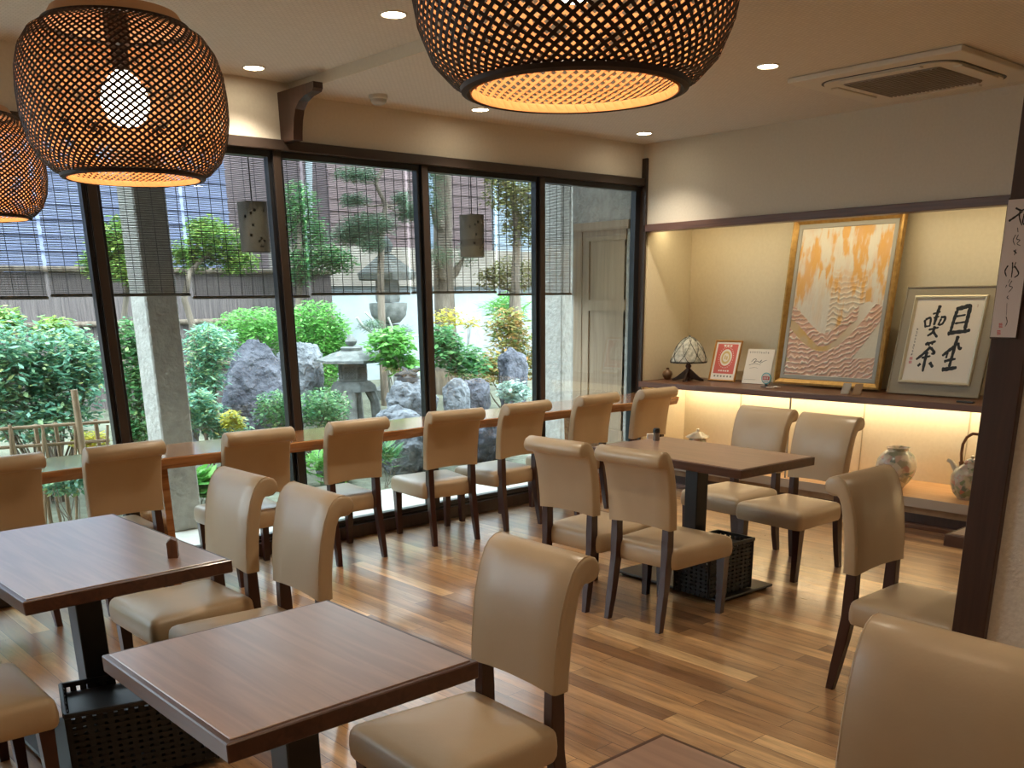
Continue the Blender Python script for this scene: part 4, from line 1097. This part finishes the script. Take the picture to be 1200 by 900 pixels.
# trees
def tree(name, trunk, rads, Y, blobs, n, size, mt, label, seed, asp=.45, branches=()):
    P = [at(px, py, Y) for px, py in trunk]; g0 = gz(P[0].x, P[0].y)
    base = Vector((P[0].x, P[0].y, g0)); t = empty(name, base, 0, label, 'tree')
    b = new(); pts = [Vector((0, 0, -.1))]+[p-base for p in P]; tube(b, pts, [rads[0]*1.15]+list(rads), 12)
    obj('trunk', b, M['bark'], t, True)
    if blobs:
        cs = [(at(x, y, Y+dy)-base, rx*mpp(x, y, Y), ry*mpp(x, y, Y)) for x, y, rx, ry, dy in blobs]
        b = new(); leaves(b, cs, n, size, seed, asp); obj('foliage', b, mt, t)
        for c, rx, ry in cs:
            # a branch from the nearest trunk point to each cloud of leaves
            q = min(pts, key=lambda p: (p-c).length+abs(p.z-c.z+.1))
            b = new(); mid = q.lerp(c, .5)+Vector((0, 0, -.05)); tube(b, [q, mid, c], [rads[-1]*.8, rads[-1]*.6, .008], 8); obj('branch', b, M['bark'], t, True)
    return t
tree('maple_tree', [(145, 480), (142, 400), (150, 330), (140, 290), (135, 270)], [.035, .03, .026, .02, .014], 4.4, [(135, 285, 32, 24, 0), (120, 310, 26, 20, .2), (155, 315, 28, 18, -.2), (150, 262, 20, 14, .2)], 2300, .055, LY, 'green maple crown behind the blinds left of the stucco pillar', 31)
tree('maple_tree', [(228, 420), (225, 380), (216, 350), (222, 320), (240, 300)], [.04, .035, .035, .03, .02], 4.6, [(250, 280, 34, 18, 0), (225, 300, 26, 20, .2), (275, 305, 28, 16, 0), (240, 265, 26, 12, .3)], 2300, .055, LY, 'green maple crown with crooked pale trunk right of the stucco pillar', 32)
tree('pine_tree', [(448, 400), (446, 330), (447, 275), (452, 240), (440, 215), (452, 190), (470, 170)], [.05, .045, .04, .03, .028, .024, .018], 4.9,
     [(418, 204, 26, 8, 0), (415, 234, 18, 8, .2), (432, 262, 34, 13, 0), (410, 275, 26, 12, .2), (435, 285, 16, 10, -.2), (478, 248, 15, 12, .1), (470, 232, 10, 8, 0)], 5200, .075, LP, 'cloud-pruned pine with grey-green pads behind the middle blind', 33, .1)
tree('evergreen_tree', [(352, 430), (350, 360), (352, 300), (350, 240)], [.05, .045, .04, .03], 6.3, [(348, 240, 26, 26, 0), (355, 270, 30, 24, .2), (372, 300, 34, 22, 0), (350, 315, 22, 20, 0), (395, 305, 25, 16, .0)], 3800, .05, LG, 'dense green tree behind the second mullion', 34)
tree('conifer_tree', [(524, 420), (522, 380), (520, 330), (519, 270), (518, 190), (518, 150)], [.17, .15, .14, .13, .12, .11], 5.6, [(505, 240, 20, 24, -.3), (512, 300, 22, 14, -.3), (545, 300, 14, 14, 0), (508, 205, 16, 14, -.3)], 1600, .06, LP, 'thick brown trunked tree behind the hanging lantern', 35, .15)
tree('holly_tree', [(604, 420), (606, 380), (604, 330), (606, 270), (600, 220)], [.08, .07, .06, .05, .04], 4.6, [(598, 225, 34, 26, 0), (612, 260, 26, 30, 0), (585, 205, 20, 14, .2), (640, 230, 24, 34, 0)], 3000, .055, LOl, 'olive-brown tree behind the fourth mullion', 36)
tree('osmanthus_tree', [(600, 440), (598, 400), (600, 340)], [.05, .04, .03], 5.1, [(600, 320, 34, 20, 0), (640, 320, 22, 26, 0), (575, 325, 18, 14, .2)], 1900, .05, LOl, 'brownish-green shrubby tree behind the rightmost blinds', 37)
tree('slender_tree', [(664, 480), (663, 440), (662, 400), (660, 350), (656, 290), (652, 240)], [.055, .05, .048, .045, .03, .02], 3.6, [(645, 280, 14, 30, .3)], 500, .05, LG, 'slender grey trunk between the fourth mullion and the pale pillar', 38)
t = empty('driftwood_branch', at(455, 420, 4.0), 0, 'bleached crooked bare pine branch in front of the tall lantern', 'branch')
b = new(); o0 = at(455, 420, 4.0)
for path, r_ in (([(458, 420), (452, 400), (440, 392), (425, 382), (418, 372)], .03), ([(450, 398), (460, 385), (455, 372)], .015), ([(458, 405), (475, 396), (490, 393)], .014), ([(440, 392), (436, 374), (428, 366)], .014)):
    tube(b, [at(x, y, 4.0)-o0 for x, y in path], [r_*(1-.12*i) for i in range(len(path))], 7)
tube(b, [Vector((0, 0, 0)), Vector((.05, 0, gz(o0.x, o0.y)-o0.z-.05))], .035, 7)
obj('wood', b, mat('bleached_wood', (.45, .46, .42), .8), t, True)
b = new(); leaves(b, [(at(435, 380, 4.0)-o0, .16, .07), (at(470, 386, 4.0)-o0, .14, .06)], 420, .06, 39, .12); obj('foliage', b, LP, t)

rock('boulder', 303, 468, 4.0, 42, 58, 21, M['rock'], 'big dark purplish boulder left of the second mullion')
rock('boulder', 328, 487, 3.4, 30, 34, 2, M['rock'], 'bluish boulder leaning at the front of the big dark one')
rock('rock', 352, 428, 4.6, 26, 26, 3, M['rock2'], 'pale boulder mostly behind the second mullion')
rock('rock', 480, 470, 2.9, 30, 24, 4, M['rock2'], 'grey rock under the small dark stump beside the third mullion')
rock('stepping_rock', 465, 492, 2.3, 28, 14, 5, M['rock2'], 'flat pale rock just above the counter edge')
rock('rock', 556, 462, 3.0, 20, 18, 6, M['rock'], 'upright grey rock right of the third mullion')
rock('rock', 600, 428, 3.2, 18, 18, 7, M['rock'], 'dark rock in front of the fourth mullion, farther back')
rock('rock', 475, 525, 1.95, 40, 34, 8, M['rock2'], 'large grey rock seen below the counter between the fifth and fourth chairs')
rock('rock', 565, 515, 1.8, 30, 30, 9, M['rock'], 'grey rock seen below the counter left of the sixth chair')
rock('rock', 655, 500, 1.9, 18, 20, 10, M['rock2'], 'pale rock seen below the counter right of the sixth chair')
rock('rock', 390, 538, 2.2, 22, 18, 12, M['rock'], 'dark mossy rock seen below the counter right of the second mullion')
rock('rock', 218, 465, 3.6, 12, 12, 13, M['rock2'], 'small pale rock just right of the stucco pillar')
rock('rock', 535, 460, 2.75, 16, 16, 14, M['rock2'], 'pale rock right of the third mullion, beside the upright one')

# snow-viewing stone lantern
c = at(412, 412, 4.0); s = mpp(412, 412, 4.0); gl = gz(c.x, c.y)
t = empty('stone_lantern', (c.x, c.y, gl), .25, 'low snow-viewing stone lantern with wide hexagonal roof', 'stone lantern')
Z = lambda py: at(412, py, 4.0).z-gl
b = new(); lathe(b, [(0, Z(392)), (.03, Z(394)), (.07, Z(400)), (.05, Z(404)), (.02, Z(405.5)), (.10*1.0, Z(406)), (13*s, Z(407.5)), (12*s, Z(410.5)), (0, Z(410))], 20); obj('finial', b, M['lantern'], t, True)
b = new(); lathe(b, [(0, Z(410)), (12*s, Z(410.5)), (24*s, Z(414)), (36*s, Z(419)), (43*s, Z(421)), (43*s, Z(424)), (34*s, Z(425)), (0, Z(425))], 6); obj('roof', b, M['lantern'], t)
b = new(); lathe(b, [(17*s, Z(446)), (17*s, Z(425.5)), (0, Z(425.5))], 6); lathe(b, [(0, Z(446)), (17*s, Z(446))], 6, cap=False)
o = obj('fire_box', b, M['lantern'], t)
for k_ in range(6):
    a = PI/3*k_+PI/6; b = new(); rr0 = 17*s*math.cos(PI/6)+.002; h2 = Z(430)-Z(443); ww = 6.5*s
    Mx = Matrix.Rotation(a, 4, 'Z')
    box(b, rr0-.004, rr0+.001, -ww, ww, Z(443), Z(430), 0, 1, 0, Mx)
    for q in range(-3, 4):
        yy = q*ww/2.2
        for sg in (1, -1):
            A, B = [], []
            p0 = (yy-sg*h2/2, Z(443)); p1 = (yy+sg*h2/2, Z(430))
            # clip to opening
            dy, dz = p1[0]-p0[0], p1[1]-p0[1]; t0, t1 = 0, 1
            for lim, sgn in ((ww, 1), (-ww, -1)):
                if abs(dy) > 1e-9:
                    tt = (lim-p0[0])/dy
                    if sgn*dy > 0: t1 = min(t1, tt)
                    else: t0 = max(t0, tt)
            if t1 > t0+.02:
                tube(b, [Mx @ Vector((rr0+.003, p0[0]+dy*t0, p0[1]+dz*t0)), Mx @ Vector((rr0+.003, p0[0]+dy*t1, p0[1]+dz*t1))], .006, 5, 1)
    obj('lattice', b, [M['black'], M['lantern']], t)
b = new(); lathe(b, [(0, Z(458)), (28*s, Z(458)), (26*s, Z(451)), (20*s, Z(446.5)), (0, Z(446.5))], 6); obj('platform', b, M['lantern'], t)
for k_ in range(4):
    a = PI/2*k_+.6; b = new(); pts = [Vector((18*s*math.cos(a), 18*s*math.sin(a), Z(456))), Vector((24*s*math.cos(a), 24*s*math.sin(a), Z(470))), Vector((27*s*math.cos(a), 27*s*math.sin(a), 0.0))]
    tube(b, pts, [.06, .055, .065], 8); obj('leg', b, M['lantern'], t, True)
# tall lantern behind
c = at(456, 380, 5.4); s = mpp(456, 380, 5.4); gl = gz(c.x, c.y)
t = empty('stone_lantern', (c.x, c.y, gl), .1, 'tall stone lantern with bowl-shaped platform, half behind the blind', 'stone lantern')
Z = lambda py: at(456, py, 5.4).z-gl
b = new(); lathe(b, [(0, -.03), (.26, -.03), (.26, .12), (.14, .18), (.11, .3), (.10, Z(384)), (.14, Z(380)), (0, Z(380))], 24); obj('shaft', b, M['lantern'], t, True)
b = new(); lathe(b, [(0, Z(380)), (13*s, Z(378)), (20*s, Z(370)), (22*s, Z(360)), (22*s, Z(355)), (0, Z(354))], 24); obj('platform', b, M['lantern'], t, True)
b = new(); lathe(b, [(0, Z(354)), (14*s, Z(354)), (15*s, Z(350)), (14*s, Z(326)), (0, Z(325))], 6); obj('fire_box', b, M['lantern'], t)
b = new(); lathe(b, [(0, Z(325)), (34*s, Z(328)), (36*s, Z(320)), (20*s, Z(308)), (8*s, Z(298)), (0, Z(296))], 6); obj('roof', b, M['lantern'], t)
b = new(); lathe(b, [(0, Z(298)), (6*s, Z(296)), (9*s, Z(288)), (5*s, Z(280)), (0, Z(276))], 16); obj('finial', b, M['lantern'], t, True)
# dark stump on the rock
o0 = at(478, 441, 2.95); b = new()
rn = random.Random(4)
for k_ in range(9):
    a = rn.uniform(0, 2*PI); e = Vector((.14*math.cos(a), .14*math.sin(a), rn.uniform(.0, .09))); tube(b, [Vector((0, 0, -.02)), e*.5+Vector((0, 0, .02)), e], [.04, .03, .015], 7)
lathe(b, [(0, -.05), (.13, -.05), (.12, -.01), (.05, .02), (0, .02)], 14)
o = obj('tree_stump', b, mat('wet_stump', (.03, .028, .03), .7), None, True, o0); tag(o, 'small dark root stump sitting on the grey rock', 'stump')

# low bamboo fence, left
c0, c1 = at(-60, 500, 1.95), at(128, 486, 1.95)
t = empty('bamboo_fence', (0, 0, 0), 0, 'low brown bamboo fence with crossed poles at the foot of the left bush', 'fence')
b = new()
for py in (502, 524): tube(b, [at(-60, py+5, 1.95), at(128, py-8, 1.95)], .012, 8)
obj('rail', b, M['bamboo'], t, True)
for i, px in enumerate((-50, -20, 10, 40, 64, 112)):
    A = at(px, 482, 1.95); b = new(); tube(b, [Vector((A.x, 1.98, -.02)), Vector((A.x, 1.98, .72))], .016, 8); obj('picket', b, M['bamboo'], t, True)
for i in range(10):
    px = -55+i*19; A, B = at(px, 535, 1.93), at(px+10*(1 if i % 2 else -1), 498, 1.93); b = new(); tube(b, [Vector((A.x, A.y, -.02)), B], .011, 8); obj('picket', b, M['bamboo'], t, True)
A = at(93, 500, 1.9); b = new(); tube(b, [Vector((A.x, 1.9, -.02)), Vector((A.x, 1.9, .95))], .024, 12); obj('post', b, M['bamboo'], t, True)

# back fence, wall and neighbours
fm = noisy('brushwood_fence', (.085, .07, .075), (.20, .165, .16), 3, .9, (22, 22, .6), bmp=1, dist=.03)
t = empty('brushwood_fence', (0, 0, 0), 0, 'tall dark brushwood fence with bamboo rails behind the left of the garden', 'fence')
b = new(); box(b, -9, 1.35, 7.0, 7.08, 0, 1.90)
for v in b.verts: pass
obj('brush_panel', b, fm, t)
for z in (1.93, 1.30, .75):
    b = new(); tube(b, [(-9, 6.96, z), (-3, 6.95, z+.005), (1.35, 6.96, z-.01)], .035, 10); obj('rail', b, M['bark'], t, True)
for x in (-7, -5, -3, -1, 1.3):
    b = new(); tube(b, [(x, 7.11, -.05), (x, 7.11, 1.95)], .05, 10); obj('post', b, M['bark'], t, True)
b = new(); box(b, 1.3, 14, 8.2, 8.4, 0, 1.75); struct('wall_garden', b, M['whitewall'])
b = new(); box(b, 1.2, 14, 8.1, 8.5, 1.75, 2.35); struct('wall_garden_top', b, noisy('weathered_coping', (.30, .26, .22), (.44, .39, .34), 4, .9))
def building(name, x0, x1, y0, y1, z1, mt, label, wins, roof=None, bands=0):
    t = empty(name, (0, 0, 0), 0, label, 'building')
    b = new(); box(b, x0, x1, y0, y1, 0, z1)
    for k_ in range(bands): box(b, x0-.01, x1+.01, y0-.03, y0, 1.2+k_*.22, 1.215+k_*.22)
    obj('wall', b, mt, t)
    for wx, wz, ww, wh in wins:
        b = new(); box(b, wx-ww/2-.05, wx+ww/2+.05, y0-.06, y0-.0, wz-wh/2-.05, wz+wh/2+.05); w_ = obj('window', b, M['white'], t)
        b = new(); box(b, wx-ww/2, wx+ww/2, y0-.075, y0-.06, wz-wh/2, wz+wh/2); obj('pane', b, mat('pane_dark', (.22, .30, .40), .1), w_)
    if roof is not None:
        b = new(); prism(b, [(y0-.6, z1), (y1+.6, z1), ((y0+y1)/2, z1+1.5)], x0-.4, x1+.4, 'x'); obj('roof', b, roof, t)
    return t
rt = noisy('blue_grey_tiles', (.20, .24, .34), (.32, .37, .48), 2, .6, (1, 1, 9))
building('neighbour_house', -12, 1.6, 10.5, 15, 4.6, noisy('lilac_grey_siding', (.17, .20, .32), (.25, .28, .41), 1.6, .8, (1, 1, 9)), 'blue-grey house beyond the fence seen through the left blinds', [(-9.5, 2.9, 1.4, .9), (-.2, 3.7, .9, .5)], rt, 14)
building('neighbour_house', 4.2, 8.3, 11.5, 16, 5.2, noisy('red_brown_siding', (.17, .115, .12), (.24, .17, .17), 1.5, .8, (1, 1, 8)), 'reddish-brown house beyond the wall seen through the middle blind', [(6.8, 3.0, .5, 2.2)], None, 16)
building('neighbour_house', 9.2, 16, 12.5, 17, 5.6, noisy('pale_blue_siding', (.34, .42, .50), (.42, .50, .58), 1.5, .8, (1, 1, 6)), 'pale blue-white house beyond the wall seen through the right blinds', [(10.6, 3.7, 1.0, 1.1), (12.6, 3.7, .8, 1.1), (11.6, 2.6, 1.6, .5)], None, 14)
b = new(); tube(b, [at(362, 400, 7.6), at(362, 150, 7.6)], .05, 10); tag(obj('utility_pole', b, M['whitewall'], None, True), 'thin pale pole beyond the garden wall right of the second mullion', 'pole')

# ------------------------------------------------------------------ daylight and view
wd = bpy.data.worlds.new('sky'); sc.world = wd; wd.use_nodes = True
bg = wd.node_tree.nodes['Background']; bg.inputs['Color'].default_value = (.78, .90, 1.0, 1); bg.inputs['Strength'].default_value = 5.6
sd = bpy.data.lights.new('sun', 'SUN'); sd.energy = 2.5; sd.angle = R(20); sd.color = (1, .97, .9)
so = bpy.data.objects.new('sun', sd); COL.objects.link(so); so.rotation_euler = (R(38), R(14), 0)

sc.view_settings.view_transform = 'Standard'; sc.view_settings.look = 'None'; sc.view_settings.gamma = 1; sc.view_settings.use_curve_mapping = False
sc.view_settings.exposure = 0.42
sc.cycles.use_denoising = True; sc.cycles.max_bounces = 8; sc.cycles.transparent_max_bounces = 24; sc.cycles.caustics_reflective = False; sc.cycles.caustics_refractive = False
sc.cycles.sample_clamp_indirect = 4
